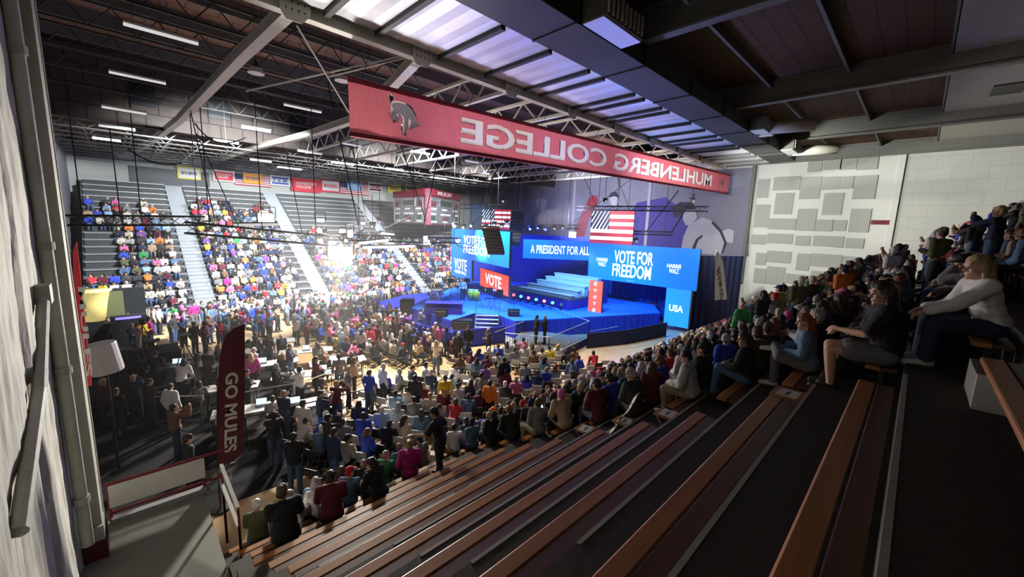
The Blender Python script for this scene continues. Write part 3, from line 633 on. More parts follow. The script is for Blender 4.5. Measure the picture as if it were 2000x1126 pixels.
bpoly('mule_mane', [(850, 432), (930, 492), (985, 600), (1000, 665), (975, 610), (925, 515), (850, 448)], 'ink', .115)
bpoly('mule_hoof', [(836, 838), (862, 838), (860, 858), (838, 852)], 'ink', .115); bpoly('mule_hoof', [(695, 650), (718, 650), (718, 685), (700, 685)], 'ink', .115)
q = bpos(1408, 358); cx = LB+bu*q[0]+bz*(Hb*.5)+bn*.09
MB().prism([(.42*(1 if k % 2 == 0 else .5)*math.cos(PI*k/6), .42*(1 if k % 2 == 0 else .5)*math.sin(PI*k/6)) for k in range(12)], cx, bu, bz, bn, 0, .015).build('emblem', 'mule_grey', t)
for x in np.linspace(.4, Wb-.4, 9): MB().tube(LB+bu*float(x)+bz*Hb, LB+bu*float(x)+bz*(Hb+.9)+Vector((0, -.6, 0)), .012, n=5).build('tie', 'steel_black', t)

# ------------------------------------------------------------------ near stand: stepped treads and wooden benches
SEATY = lambda i: 6.68 - .8*i
SEATZ = lambda i: 1.905 + .474*i
TREADZ = lambda i: SEATZ(i) - .40
NOSEY = lambda i: SEATY(i) + .46
XL, XA0, XA1, XR = 0.95, 5.56, 6.35, 27.5
NROW = range(-3, 17)
t = thing('near_stand', 'dark stepped stand with pale tread edges under the wooden benches', 'bleachers', (XL, 9.5, 0))
pol = [(NOSEY(-3), 0)]
for i in NROW: pol += [(NOSEY(i), TREADZ(i)), (NOSEY(i+1), TREADZ(i))]
pol += [(NOSEY(17), 0)]
MB().prism(pol, (0, 0, 0), (0, 1, 0), (0, 0, 1), (1, 0, 0), XL, XR).build('steps', 'tread', t)
for i in NROW:
    # pale edge strips, in lengths with small gaps as on the worn treads
    x = XL + rnd.random()*1.5; nm = MB()
    while x < XR:
        L = rnd.uniform(1.6, 3.4); nm.box(x, min(x+L, XR), NOSEY(i)-.03, NOSEY(i)+.006, TREADZ(i)-.03, TREADZ(i)+.006); x += L + (.02 if rnd.random() < .7 else rnd.uniform(.2, .9))
    if i >= 3: nm.build('edge_strip', 'nosing', t)
for i in ():
    MB().box(XA0+.12, XA1-.1, NOSEY(i)-.0, NOSEY(i)+.36, TREADZ(i)-.42 if i > -3 else 0, TREADZ(i)-.22 if i > -3 else .05).build('half_step', 'tread', t)
ordn = ['lowest', 'second', 'third', 'fourth', 'fifth', 'sixth', 'seventh', 'eighth', 'ninth', 'tenth', 'eleventh', 'twelfth', 'thirteenth', 'fourteenth', 'fifteenth', 'sixteenth', 'seventeenth', 'eighteenth', 'nineteenth', 'twentieth']
def bench(i, x0, x1, label, group):
    y, z = SEATY(i), SEATZ(i)
    t = thing('wooden_bench', label, 'bench', ((x0+x1)/2, y-.15, TREADZ(i)), group)
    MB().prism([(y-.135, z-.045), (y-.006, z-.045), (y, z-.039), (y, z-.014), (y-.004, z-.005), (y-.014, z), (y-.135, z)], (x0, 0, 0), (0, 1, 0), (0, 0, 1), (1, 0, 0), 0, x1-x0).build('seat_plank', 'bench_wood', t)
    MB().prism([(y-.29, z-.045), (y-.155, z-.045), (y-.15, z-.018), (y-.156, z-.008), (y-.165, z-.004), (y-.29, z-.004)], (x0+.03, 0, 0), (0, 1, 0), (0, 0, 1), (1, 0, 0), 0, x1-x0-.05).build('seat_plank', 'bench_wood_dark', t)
    x = x0+.35
    while x < x1:
        MB().box(x-.03, x+.03, y-.27, y-.03, z-.085, z-.045).box(x-.025, x+.025, y-.17, y-.12, TREADZ(i), z-.08).box(x-.05, x+.05, y-.22, y-.07, TREADZ(i), TREADZ(i)+.02).build('bracket', 'steel_dark', t); x += 1.9 if x1 < 8 else 3.0
for i in range(-3, 10):
    bench(i, XL+.15+.05*((i*7) % 3), XA0-.0+.06*((i*5) % 3), 'empty brown wooden bench between the white handrail and the aisle, %s row up' % ordn[i+3], 'benches left of the aisle')
for i in NROW:
    bench(i, XA1, XR, 'brown wooden bench full of people beyond the aisle, %s row up' % ordn[i+3], 'benches beyond the aisle')

# left end: landing, guard panel, handrails
tag(MB().box(-.95, XL-.02, 6.2, 10.9, 0, .95).build('landing', 'concrete', loc=(0, 8.5, 0)), 'grey concrete landing at the foot of the white wall', 'landing')
a, c = P(205, 945, 'y', 10.8), P(402, 905, 'y', 10.8)
t = thing('guard_panel', 'white guard panel with maroon rails at the edge of the landing', 'railing', (.4, 10.8, .95))
MB().box(-.55, 1.0, 10.78, 10.84, 1.28, 1.76).build('panel', 'white_paint', t)
MB().box(-.55, 1.0, 10.70, 10.86, .95, 1.06).build('curb', 'wall_grey', t)
for z in (1.79, 1.16): MB().tube((-.58, 10.81, z), (1.45, 10.81, z), .03, n=8).build('rail', 'maroon_bright', t)
for x in (-.55, .98): MB().tube((x, 10.81, .95), (x, 10.81, 1.79), .03, n=8).build('post', 'maroon_bright', t)
net = MB()
for k in range(9): net.tube((1.0, 10.81, .98+.05*k), (1.5, 10.83, 1.0+.05*k), .006, n=4)
net.build('netting', 'steel_cream', t)
for k, (p, q) in enumerate((((432, 908), (481, 986)), ((434, 946), (478, 1024)))):
    A_, B_ = P(*p, 'y', 9.9), P(*q, 'y', 8.55); B_.x = A_.x+.04
    t = thing('white_handrail', ['white square handrail sloping down beside the lowest benches, upper one', 'white square handrail sloping down beside the lowest benches, lower one'][k], 'handrail', A_)
    MB().bar(A_, B_, .06, .07).build('rail', 'white_paint', t)
    MB().bar(A_, (A_.x, A_.y, 0.05), .035).build('post', 'maroon_bright', t); MB().bar(B_, (B_.x, B_.y, TREADZ(-2)), .035).build('post', 'maroon_bright', t)

# feather flags
def feather(label, px_pts, Y, base_m, txt, tm, txt_box, lab_part=None, up=True, mirror=False):
    q = [P(x, y, 'y', Y) for x, y in px_pts]
    zb = min(p.z for p in q); xc = sum(p.x for p in q)/len(q)
    t = thing('feather_flag', label, 'flag', (xc, Y, 0))
    MB().prism([(p.x, p.z) for p in q], (0, Y, 0), (1, 0, 0), (0, 0, 1), (0, 1, 0), -.012, .012).build('sail', base_m, t)
    a = q[0]; MB().path([(a.x, Y, 0.05), tuple(Vector((a.x, Y, zb))), tuple(q[1])], .018, 6).build('pole', 'steel_black', t)
    MB().lathe((a.x, Y, 0), [(.22, 0), (.2, .04), (.05, .06)], 12).build('base', 'steel_black', t)
    if txt:
        o, e, hgt = P(*txt_box[0], 'y', Y), P(*txt_box[1], 'y', Y), txt_box[2]
        u = (e-o); W = u.length; u.normalize(); v = Vector((0, -1, 0)).cross(u); v = Vector((-u.z, 0, u.x))
        put_text(txt, o+Vector((0, -.02, 0)), u, v, (0, -1, 0), W, hgt, tm, t, .03)
    return t
feather('maroon feather flag reading GO MULES behind the white handrails', [(424, 908), (425, 760), (430, 690), (440, 655), (458, 640), (478, 632), (478, 760), (476, 882), (448, 905)], 11.3, 'maroon', 'GO MULES', 'plastic_white', ((440, 728), (437, 884), .26))
feather('pale feather flag with maroon letters beyond the benches at the stage end', [(1396, 586), (1396, 500), (1400, 488), (1412, 510), (1416, 545), (1420, 584)], 9.0, 'plastic_white', 'GO MULES', 'maroon_bright', ((1413, 578), (1405, 518), .55))
feather('red and white lettered feather flag beside the grey column', [(160, 755), (146, 600), (142, 490), (150, 470), (160, 560), (180, 752)], 11.2, 'flag_scarlet', 'MULES', 'cloth_white', ((152, 560), (168, 735), .09))

# far stand
FY = lambda j: 34.2 + .8*j
FZ = lambda j: .483 + .474*j
t = thing('far_stand', 'tall stepped stand across the court below the college flags', 'bleachers', (16, 34, 0))
pol = [(33.75, 0)]
for j in range(21): pol += [(FY(j)-.45, FZ(j)-.4), (FY(j+1)-.45, FZ(j)-.4)]
pol += [(FY(21)-.45, FZ(21)-.4-.2), (51.3, FZ(20)-.2), (51.3, 0)]
MB().prism(pol, (0, 0, 0), (0, 1, 0), (0, 0, 1), (1, 0, 0), -1.8, 34).build('steps', 'far_step', t)
AISX = [(3.6, 4.8), (11.6, 12.8), (21.5, 22.5)]
for a, c in AISX:
    st = MB()
    for j in range(21):
        st.box(a, c, FY(j)-.46, FY(j)-.05, FZ(j)-.4, FZ(j)-.38).box(a, c, FY(j)-.47, FY(j)-.455, FZ(j)-.62, FZ(j)-.38).box(a, c, FY(j)-.1, FY(j)+.34, FZ(j)-.4, FZ(j)-.16)
    st.build('aisle_stairs', 'far_stair', t)
secs = [(-1.7, 3.5), (4.9, 11.5), (12.9, 21.4), (22.6, 33.8)]
sn = ['end section by the grey column', 'section behind the orange flag', 'section below the striped flag', 'section below the scoreboard']
for s, (a, c) in enumerate(secs):
    for j in range(21):
        tt = thing('far_bench', 'pale far stand bench, %s row, %s' % (ordn[j] if j < 20 else 'top', sn[s]), 'bench', ((a+c)/2, FY(j), FZ(j)-.4), 'benches of the far stand')
        MB().box(a, c, FY(j), FY(j)+.27, FZ(j)-.05, FZ(j)).build('seat', 'far_bench', tt)
        MB().box(a+.02, c-.02, FY(j)+.12, FY(j)+.15, FZ(j)-.4, FZ(j)-.05).build('support', 'steel_dark', tt)

# ------------------------------------------------------------------ stage
ST = 1.2
SP = [(14.7, 25.3), (14.7, 20.2), (17.2, 21.0), (18.2, 19.4), (17.9, 17.6), (21.0, 16.3), (28.6, 13.0), (31.6, 15.0), (33.2, 22), (32, 30), (27, 33.5), (23.3, 31.3), (18.5, 28.4)]
t = thing('stage', 'large blue carpeted stage with blue skirts', 'stage', (23, 22, 0))
MB().flat(SP, ST-.06, ST).build('deck', 'carpet_blue', t)
def wavy(poly_pts, z0, z1, amp=.04, wl=.35, th=.03, closed=False):
    mb = MB(); pts = []
    seg = list(zip(poly_pts[:-1], poly_pts[1:])) + ([(poly_pts[-1], poly_pts[0])] if closed else [])
    s = 0.0
    for a, c in seg:
        a, c = Vector((a[0], a[1], 0)), Vector((c[0], c[1], 0)); d = c-a; L = d.length; d /= L; nn = Vector((-d.y, d.x, 0)); k = max(2, int(L/(wl/4)))
        for i in range(k): x = L*i/k; pts.append((a+d*x, nn, s+x))
        s += L
    pts.append((c, nn, s)); vs = []; fs = []
    for p, nn, q in pts:
        o = amp*math.sin(2*PI*q/wl + 1.3*math.sin(q*1.7))
        for dz, dn in ((z0, o-th/2), (z1, o*.6-th/2), (z1, o*.6+th/2), (z0, o+th/2)): vs.append((p.x+nn.x*dn, p.y+nn.y*dn, dz))
    for i in range(len(pts)-1):
        for j in range(4): k = i*4; fs.append((k+j, k+(j+1) % 4, k+4+(j+1) % 4, k+4+j))
    return mb.add(vs, fs)
wavy([(x, y) for x, y in SP], 0.0, ST-.06, .02, .5, closed=True).build('skirt', 'skirt_blue', t)
# outer barrier wall in blue cloth
def flo(*p): q = P(*p, 'z', 0.0); return (q.x, q.y)
Apt, Bpt = (13.4, 28.3), (13.6, 18.6); Bm = flo(872, 681)
bl = [flo(900, 585), flo(846, 592), flo(790, 599), flo(727, 620), flo(790, 655), flo(872, 681), flo(985, 668)]
t = thing('stage_barrier', 'low blue cloth-covered barrier around the stage left of the ramp', 'barrier', (13.5, 24, 0))
wavy(bl, 0, 1.05, .012, .8, .08).build('cloth', 'skirt_blue', t)
t = thing('stage_barrier', 'low navy cloth-covered barrier around the stage right of the ramp', 'barrier', (23, 13, 0))
wavy([flo(1146, 680), flo(1220, 672), flo(1300, 655)], 0, .95, .012, .8, .08).build('cloth', 'drape_navy', t)
# steps up to the stage
t = thing('stage_steps', 'black steps with pale treads up the front of the blue stage', 'steps', (16.8, 19.2, 0))
pT = P(952, 614, 'z', ST); dn = Vector((-.70, -.71, 0)); sd = Vector((.71, -.70, 0)); sb = Vector((17.62, 20.02, 0))
for k in range(6):
    o = sb + dn*(.30*k); z = ST - .2*k
    MB().frame_box(o, sd, dn, (0, 0, 1), -.75, .75, 0, .28, z-.05, z).build('tread', 'wall_grey', t)
for s in (-.78, .78):
    a = sb+sd*s; MB().bar(a+Vector((0, 0, ST-.05)), a+dn*1.8+Vector((0, 0, .08)), .04, .2).build('stringer', 'steel_black', t)
for s in (-.78, .78):
    a = sb+sd*s; MB().path([a+Vector((0, 0, ST+.9)), a+dn*1.7+Vector((0, 0, 1.05)), a+dn*1.75+Vector((0, 0, 0))], .022, 6).build('handrail', 'steel_black', t)
# band riser with purple sides, white bench rows and footlights
r0, r1 = P(975, 577, 'z', ST), P(1112, 606, 'z', ST)
t = thing('riser', 'violet sided riser platform at the back of the blue stage', 'riser', r0)
ru = (r1-r0); RW = ru.length; ru.normalize(); rn = Vector((0, 0, 1)).cross(ru); 
if rn.dot(Vector((1, 1, 0))) < 0: rn = -rn
MB().frame_box(r0, ru, rn, (0, 0, 1), 0, RW, 0, 5.2, 0, .72).build('body', 'riser_side', t)
MB().frame_box(r0, ru, rn, (0, 0, 1), -.02, RW+.02, -.02, 5.22, .72, .76).build('top', 'steel_dark', t)
for k in range(5):
    q = thing('riser_bench', 'white tiered bench on the violet riser, %s tier up' % ordn[k], 'bench', r0+ru*(RW*.55)+rn*(.6+.85*k)+Vector((0, 0, .76)), 'white tiers on the riser')
    MB().frame_box(r0, ru, rn, (0, 0, 1), RW*.22+.25*k, RW*.96, .5+.9*k, 1.1+.9*k, .94+.27*k, 1.0+.27*k).build('seat', 'plastic_white', q)
    MB().frame_box(r0, ru, rn, (0, 0, 1), RW*.23+.25*k, RW*.95, .55+.9*k, 1.05+.9*k, .76, .94+.27*k).build('base', 'plastic_white', q)
fl = ['lamp_red', 'lamp_cyan', 'lamp_red', 'lamp_cyan', 'lamp_red', 'lamp_cyan', 'lamp_red', 'lamp_cyan']
for k in range(9):
    p = r0 + ru*(RW*(.06+.108*k)) - rn*.35
    t = thing('footlight', 'small stage footlight in front of the violet riser, %s from the VOTE screen' % ordn[k].replace('lowest', 'first'), 'light', p, 'footlights along the riser')
    MB().lathe(p+Vector((0, 0, .25)), [(.06, -.02), (.15, .06), (.17, .3), (.12, .36)], 12, axis=(-.55, -.6, .55)).build('housing', 'steel_black', t)
    if k < 8: MB().lathe(p+Vector((0, 0, .25))+Vector((-.55, -.6, .55)).normalized()*.37, [(.13, 0), (.12, .01)], 12, axis=(-.55, -.6, .55)).build('lens', fl[k], t)
    MB().box(p.x-.1, p.x+.1, p.y-.1, p.y+.1, ST, ST+.05).box(p.x-.02, p.x+.02, p.y-.02, p.y+.02, ST, ST+.25).build('base', 'steel_black', t)
# back drapes
t = thing('back_drape', 'tall blue curtain behind the middle screen and the riser', 'curtain', (31, 27, ST))
wavy([(26.9, 33.9), (30.4, 31.9), (33.0, 28.7), (33.9, 24.5), (34.0, 20.0)], 0.02, 6.4, .10, .6, .03).build('cloth', 'drape_blue', t)
t = thing('back_drape', 'blue curtain hanging under the big right hand screen', 'curtain', (31, 18, ST))
wavy([(31.4, 20.8), (31.5, 18.0), (31.9, 14.9)], ST+.02, 4.3, .09, .5, .03).build('cloth', 'drape_blue', t)
t = thing('back_drape', 'deep blue curtain beside the pale USA screen leg', 'curtain', (31, 13, ST))
wavy([(31.9, 14.9), (30.9, 12.6), (30.3, 11.6)], .02, 4.3, .09, .5, .03).build('cloth', 'drape_blue', t)
t = thing('side_drape', 'dark navy curtain between the big screen and the crowd', 'curtain', (30, 9, 0))
da, db, dc = P(1355, 560, 'x', 29.6), P(1400, 560, 'x', 31.5), P(1446, 560, 'x', 33.5)
wavy([(da.x, da.y), (db.x, db.y), (dc.x, dc.y)], .02, 5.6, .08, .6, .03).build('cloth', 'drape_navy', t)

# screens
V_ = Vector((0, 0, 1))
def screen(label, o, u, n, W, H, m='screen_blue', depth=.22):
    t = thing('led_screen', label, 'screen', o)
    MB().frame_box(o, u, V_, n, 0, W, 0, H, -depth, -.02).build('cabinet', 'steel_dark', t)
    MB().frame_box(o, u, V_, n, 0, W, 0, H, -.02, 0).build('display', m, t)
    return t
def scr_text(t, txt, o, u, n, W, H, x0, x1, y0, y1, m='screen_white', bold=.02):
    put_text(txt, Vector(o)+u*(W*x0)+V_*(H*y0)+n*.004, u, V_, n, W*(x1-x0), H*(y1-y0), m, t, bold)
# right
o, u, v, n, W, H = vplane((1151, 473), (1149, 541), (1367, 487), (1361, 569), 34.5)
t = screen('big blue screen on the right reading VOTE FOR FREEDOM', o, u, n, W, H)
scr_text(t, 'VOTE FOR', o, u, n, W, H, .265, .63, .50, .84); scr_text(t, 'FREEDOM', o, u, n, W, H, .255, .62, .13, .48)
for x in (.085, .75):
    scr_text(t, 'HARRIS', o, u, n, W, H, x, x+.115, .50, .60); scr_text(t, 'WALZ', o, u, n, W, H, x+.02, x+.10, .37, .48)
scr_text(t, 'KAMALAHARRIS.COM', o, u, n, W, H, .40, .47, .045, .07, 'screen_pale', .0)
RS = (o, u, n, W, H)
xl, xr = W*.765, W*.965
hL = P(1330, 572, 'x', (o+u*(W*.85)).x); z_b = .35
t = thing('led_screen', 'pale blue vertical screen leg reading USA under the big right screen', 'screen', o+u*xl)
MB().frame_box(o, u, V_, n, xl, xr, z_b-o.z, -.01, -.22, -.02).build('cabinet', 'steel_dark', t)
MB().frame_box(o, u, V_, n, xl, xr, z_b-o.z, -.01, -.02, 0).build('display', 'screen_light_blue', t)
put_text('USA', o+u*(W*.80)+V_*(-1.70)+n*.004, u, V_, n, W*.115, .50, 'screen_white', t, .03)
# orange column screen
oo, ou, _, on, oW, oH = vplane((1152, 541), (1148, 606), (1182, 545), (1178, 604), 30.6)
ou = u.copy(); on = n.copy(); oW = 1.1; oo = P(1148, 606, 'z', ST); oo.z = ST+.0; oH = o.z+.35-ST
t = screen('narrow orange red vertical screen with letters spelling VOTE downward', oo, ou, on, oW, oH, 'screen_red')
for k, ch in enumerate('EVOTE'):
    put_text(ch, oo+ou*(oW*.36)+V_*(oH*(.86-.215*k))+on*.004, ou, V_, on, oW*.22, oH*.10, 'screen_white', t, .02)
# left
o, u, v, n, W, H = vplane((882, 450), (882, 503), (996, 447), (994, 518), 38.5)
t = screen('blue screen on the left reading VOTE FOR FREEDOM behind the speaker array', o, u, n, W, H)
scr_text(t, 'VOTE FOR', o, u, n, W, H, .26, .72, .50, .80); scr_text(t, 'FREEDOM', o, u, n, W, H, .26, .72, .20, .48)
scr_text(t, 'HARRIS', o, u, n, W, H, .08, .19, .56, .66); scr_text(t, 'WALZ', o, u, n, W, H, .10, .18, .46, .55)
LS = (o, u, n, W, H)
t = thing('led_screen', 'small blue screen reading VOTE below the left screen', 'screen', o)
hh = H*.72
MB().frame_box(o, u, V_, n, 0, W*.42, -hh, -.01, -.22, -.02).build('cabinet', 'steel_dark', t); MB().frame_box(o, u, V_, n, 0, W*.42, -hh, -.01, -.02, 0).build('display', 'screen_blue', t)
put_text('VOTE', o+u*(W*.07)+V_*(-hh*.60)+n*.004, u, V_, n, W*.26, hh*.54, 'screen_white', t, .012)
put_text('HARRIS WALZ', o+u*(W*.085)+V_*(-hh*.80)+n*.004, u, V_, n, W*.24, hh*.15, 'screen_white', t, .01)
# middle
o, u, v, n, W, H = vplane((1022, 462), (1022, 499), (1153, 476), (1153, 513), 37.0)
t = screen('long blue screen in the middle reading A PRESIDENT FOR ALL', o, u, n, W*1.15, H)
scr_text(t, 'A PRESIDENT FOR ALL', o, u, n, W, H, .11, .985, .27, .72, bold=.015)
MS = (o, u, n, W, H)
# orange vote
o, u, v, n, W, H = vplane((938, 527), (938, 561), (994, 534), (992, 574), 36.0)
t = screen('orange red screen reading VOTE at the back of the stage', o, u, n, W, H, 'screen_red'); scr_text(t, 'VOTE', o, u, n, W, H, .2, .78, .22, .82)
# flag screens above
def flag_screen(label, tl, bl, tr, br, d, lower):
    o, u, v, n, W, H = vplane(tl, bl, tr, br, d)
    t = thing('flag_screen', label, 'screen', o)
    MB().frame_box(o, u, V_, n, 0, W, 0, H, -.2, -.02).build('cabinet', 'steel_dark', t)
    for k in range(9): MB().frame_box(o, u, V_, n, 0, W, H*k/9, H*(k+1)/9, -.02, 0).build('stripe', 'flag_red' if k % 2 == 0 else 'screen_white', t)
    MB().frame_box(o, u, V_, n, 0, W*.45, H*4/9, H, 0, .008).build('canton', 'flag_navy', t)
    dg = MB()
    for k in range(-3, 5):
        a = k/5*W*.45; pts = []
        x0, x1 = a, a+W*.24; y0, y1 = H*4/9, H; 
        c0 = max(0, -x0/(x1-x0)); c1 = min(1, (W*.45-.01-x0)/(x1-x0))
        if c1 <= c0: continue
        wd = W*.45/5*.2
        dg.prism([(x0+(x1-x0)*c0, y0+(y1-y0)*c0), (min(W*.45, x0+(x1-x0)*c0+wd*2), y0+(y1-y0)*c0), (min(W*.45, x0+(x1-x0)*c1+wd), y0+(y1-y0)*c1), (x0+(x1-x0)*c1, y0+(y1-y0)*c1)], o, u, V_, n, .008, .012)
    dg.build('star_streaks', 'screen_white', t)
    for x in (.15, .85): MB().tube(o+u*(W*x)+V_*H-n*.1, (o.x+u.x*W*x-n.x*.1, o.y+u.y*W*x-n.y*.1, 12.95), .02, n=5).build('hanger', 'steel_black', t)
    return o, u, n, W, H
fr = flag_screen('glowing stars and stripes screen above the big right screen', (1154, 412), (1153, 474), (1238, 412), (1236, 478), 34.4, 1)
fl_ = flag_screen('glowing stars and stripes screen above the left screen', (940, 409), (942, 447), (997, 408), (996, 447), 37.6, 1)

# ------------------------------------------------------------------ people: sculpted once per pose, then copied person by person
DARKER = 1.0
TOPS = dict(black=(.012, .012, .014), charcoal=(.04, .04, .045), navy=(.018, .028, .075), grey=(.20, .20, .205), pale_grey=(.42, .42, .41), white=(.72, .71, .69), cream=(.60, .53, .42), denim=(.10, .18, .30),
            royal_blue=(.03, .07, .50), sky_blue=(.30, .45, .65), teal=(.03, .13, .18), red=(.50, .025, .04), maroon=(.12, .012, .03), pink=(.70, .16, .36), magenta=(.45, .02, .20), purple=(.18, .06, .35),
            green=(.04, .30, .09), olive=(.10, .11, .045), orange=(.75, .20, .03), yellow=(.75, .52, .05), brown=(.16, .08, .045), tan=(.42, .29, .17))
TROU = dict(black=(.014, .014, .016), navy=(.02, .03, .07), denim=(.06, .11, .21), khaki=(.30, .24, .15), grey=(.15, .15, .16))
HAIR = dict(black=(.010, .009, .009), dark_brown=(.028, .016, .010), brown=(.075, .040, .020), auburn=(.20, .075, .03), blond=(.42, .29, .14), grey=(.36, .35, .34), white=(.62, .60, .57))
SKIN = dict(fair=(.62, .36, .26), tan=(.47, .26, .17), brown=(.22, .11, .07), dark=(.10, .05, .035))
for d, pre, r in ((TOPS, 'top_', .85), (TROU, 'trousers_', .85), (HAIR, 'hair_', .55), (SKIN, 'skin_', .55)):
    for k, c in d.items(): mat(pre+k, c, r, var=.16, scale=9)
mat('shoe_dark', (.02, .018, .018), .6); mat('shoe_white', (.62, .61, .58), .6); mat('eye_dark', (.02, .015, .012), .25)

def capsule(mb, p0, r0, p1, r1, n=10, m=3):
    p0, p1 = Vector(p0), Vector(p1); d = p1-p0; L = max(d.length, 1e-4)
    prof = [(r0*math.cos(-PI/2+PI/2*i/m), r0*math.sin(-PI/2+PI/2*i/m)) for i in range(1, m+1)] + [(r1*math.cos(PI/2*i/m), L+r1*math.sin(PI/2*i/m)) for i in range(0, m)]
    mb.lathe(p0, prof, n, axis=d if d.length > 1e-4 else (0, 0, 1))
def ellip(mb, c, r, rot=None, n=12, m=8):
    t = MB().ball((0, 0, 0), r[0], r[1], r[2], n, m); rot = rot or Matrix.Identity(3); c = Vector(c)
    mb.add([c + rot @ Vector(v) for v in t.v], t.f)
def prims_to_mb(prims, grow=0.0, n=10):
    mb = MB()
    for p in prims:
        if p[0] == 'c': capsule(mb, p[1], p[2]+grow, p[3], p[4]+grow, n, 3 if n > 7 else 2)
        else: ellip(mb, p[1], [q+grow for q in p[2]], p[3] if len(p) > 3 else None, n+2 if n > 7 else n, 8 if n > 7 else 5)
    return mb
def sculpt(name, prims, voxel, grow=0.0, smooth=4, wob=0.0, wscale=9.0):
    mb = prims_to_mb(prims, grow); me = bpy.data.meshes.new(name); me.from_pydata(mb.v, [], mb.f); o = bpy.data.objects.new(name, me); COL.objects.link(o)
    bm = bmesh.new(); bm.from_mesh(me); bmesh.ops.recalc_face_normals(bm, faces=bm.faces); bm.to_mesh(me); bm.free()
    md = o.modifiers.new('r', 'REMESH'); md.mode = 'VOXEL'; md.voxel_size = voxel; md.use_smooth_shade = True
    if smooth: s = o.modifiers.new('s', 'SMOOTH'); s.iterations = smooth; s.factor = .5
    dg = bpy.context.evaluated_depsgraph_get(); out = bpy.data.meshes.new_from_object(o.evaluated_get(dg)); out.name = name
    bpy.data.objects.remove(o); bpy.data.meshes.remove(me)
    if wob:
        for v, nn in zip(out.vertices, [x.vector.copy() for x in out.vertex_normals]):
            q = v.co*wscale; v.co += nn*(wob*(noise.noise(q) + .5*noise.noise(q*2.3)))
    out.materials.clear(); out.materials.append(None); out.shade_smooth()
    return out
def rx(a): return Matrix.Rotation(a, 3, 'X')
def rz(a): return Matrix.Rotation(a, 3, 'Z')
def hand_prims(W, d, nrm, side, curl=.5, r=.0085, k=1.0):
    """palm, four unequal bent fingers and a thumb; d along the hand, nrm out of the palm"""
    d = Vector(d).normalized(); nrm = Vector(nrm); nrm = (nrm - d*nrm.dot(d)).normalized(); s = d.cross(nrm)*side
    pr = [('c', W, .024, W+d*.035, .026), ('e', W+d*.055, (.040, .018, .045), Matrix((s, nrm, d)).transposed())]
    for i, L in enumerate((.070, .080, .075, .058)):
        b0 = W + d*.09 + s*(.030-.020*i)
        a = curl*(.8+.1*i); d1 = d*math.cos(a)+nrm*math.sin(a); d2 = d*math.cos(2.0*a)+nrm*math.sin(2.0*a)
        p1 = b0+d1*L*.5; pr += [('c', b0-d*.02, r*1.1, p1, r), ('c', p1, r, p1+d2*L*.5, r*.85)]
    b0 = W + d*.03 + s*.030; d1 = (d*.65+s*.65+nrm*.35).normalized(); p1 = b0+d1*.045; d2 = (d*.9+s*.2+nrm*.4).normalized()
    pr += [('c', b0-s*.01, r*1.4, p1, r*1.15), ('c', p1, r*1.15, p1+d2*.035, r*.9)]
    return pr
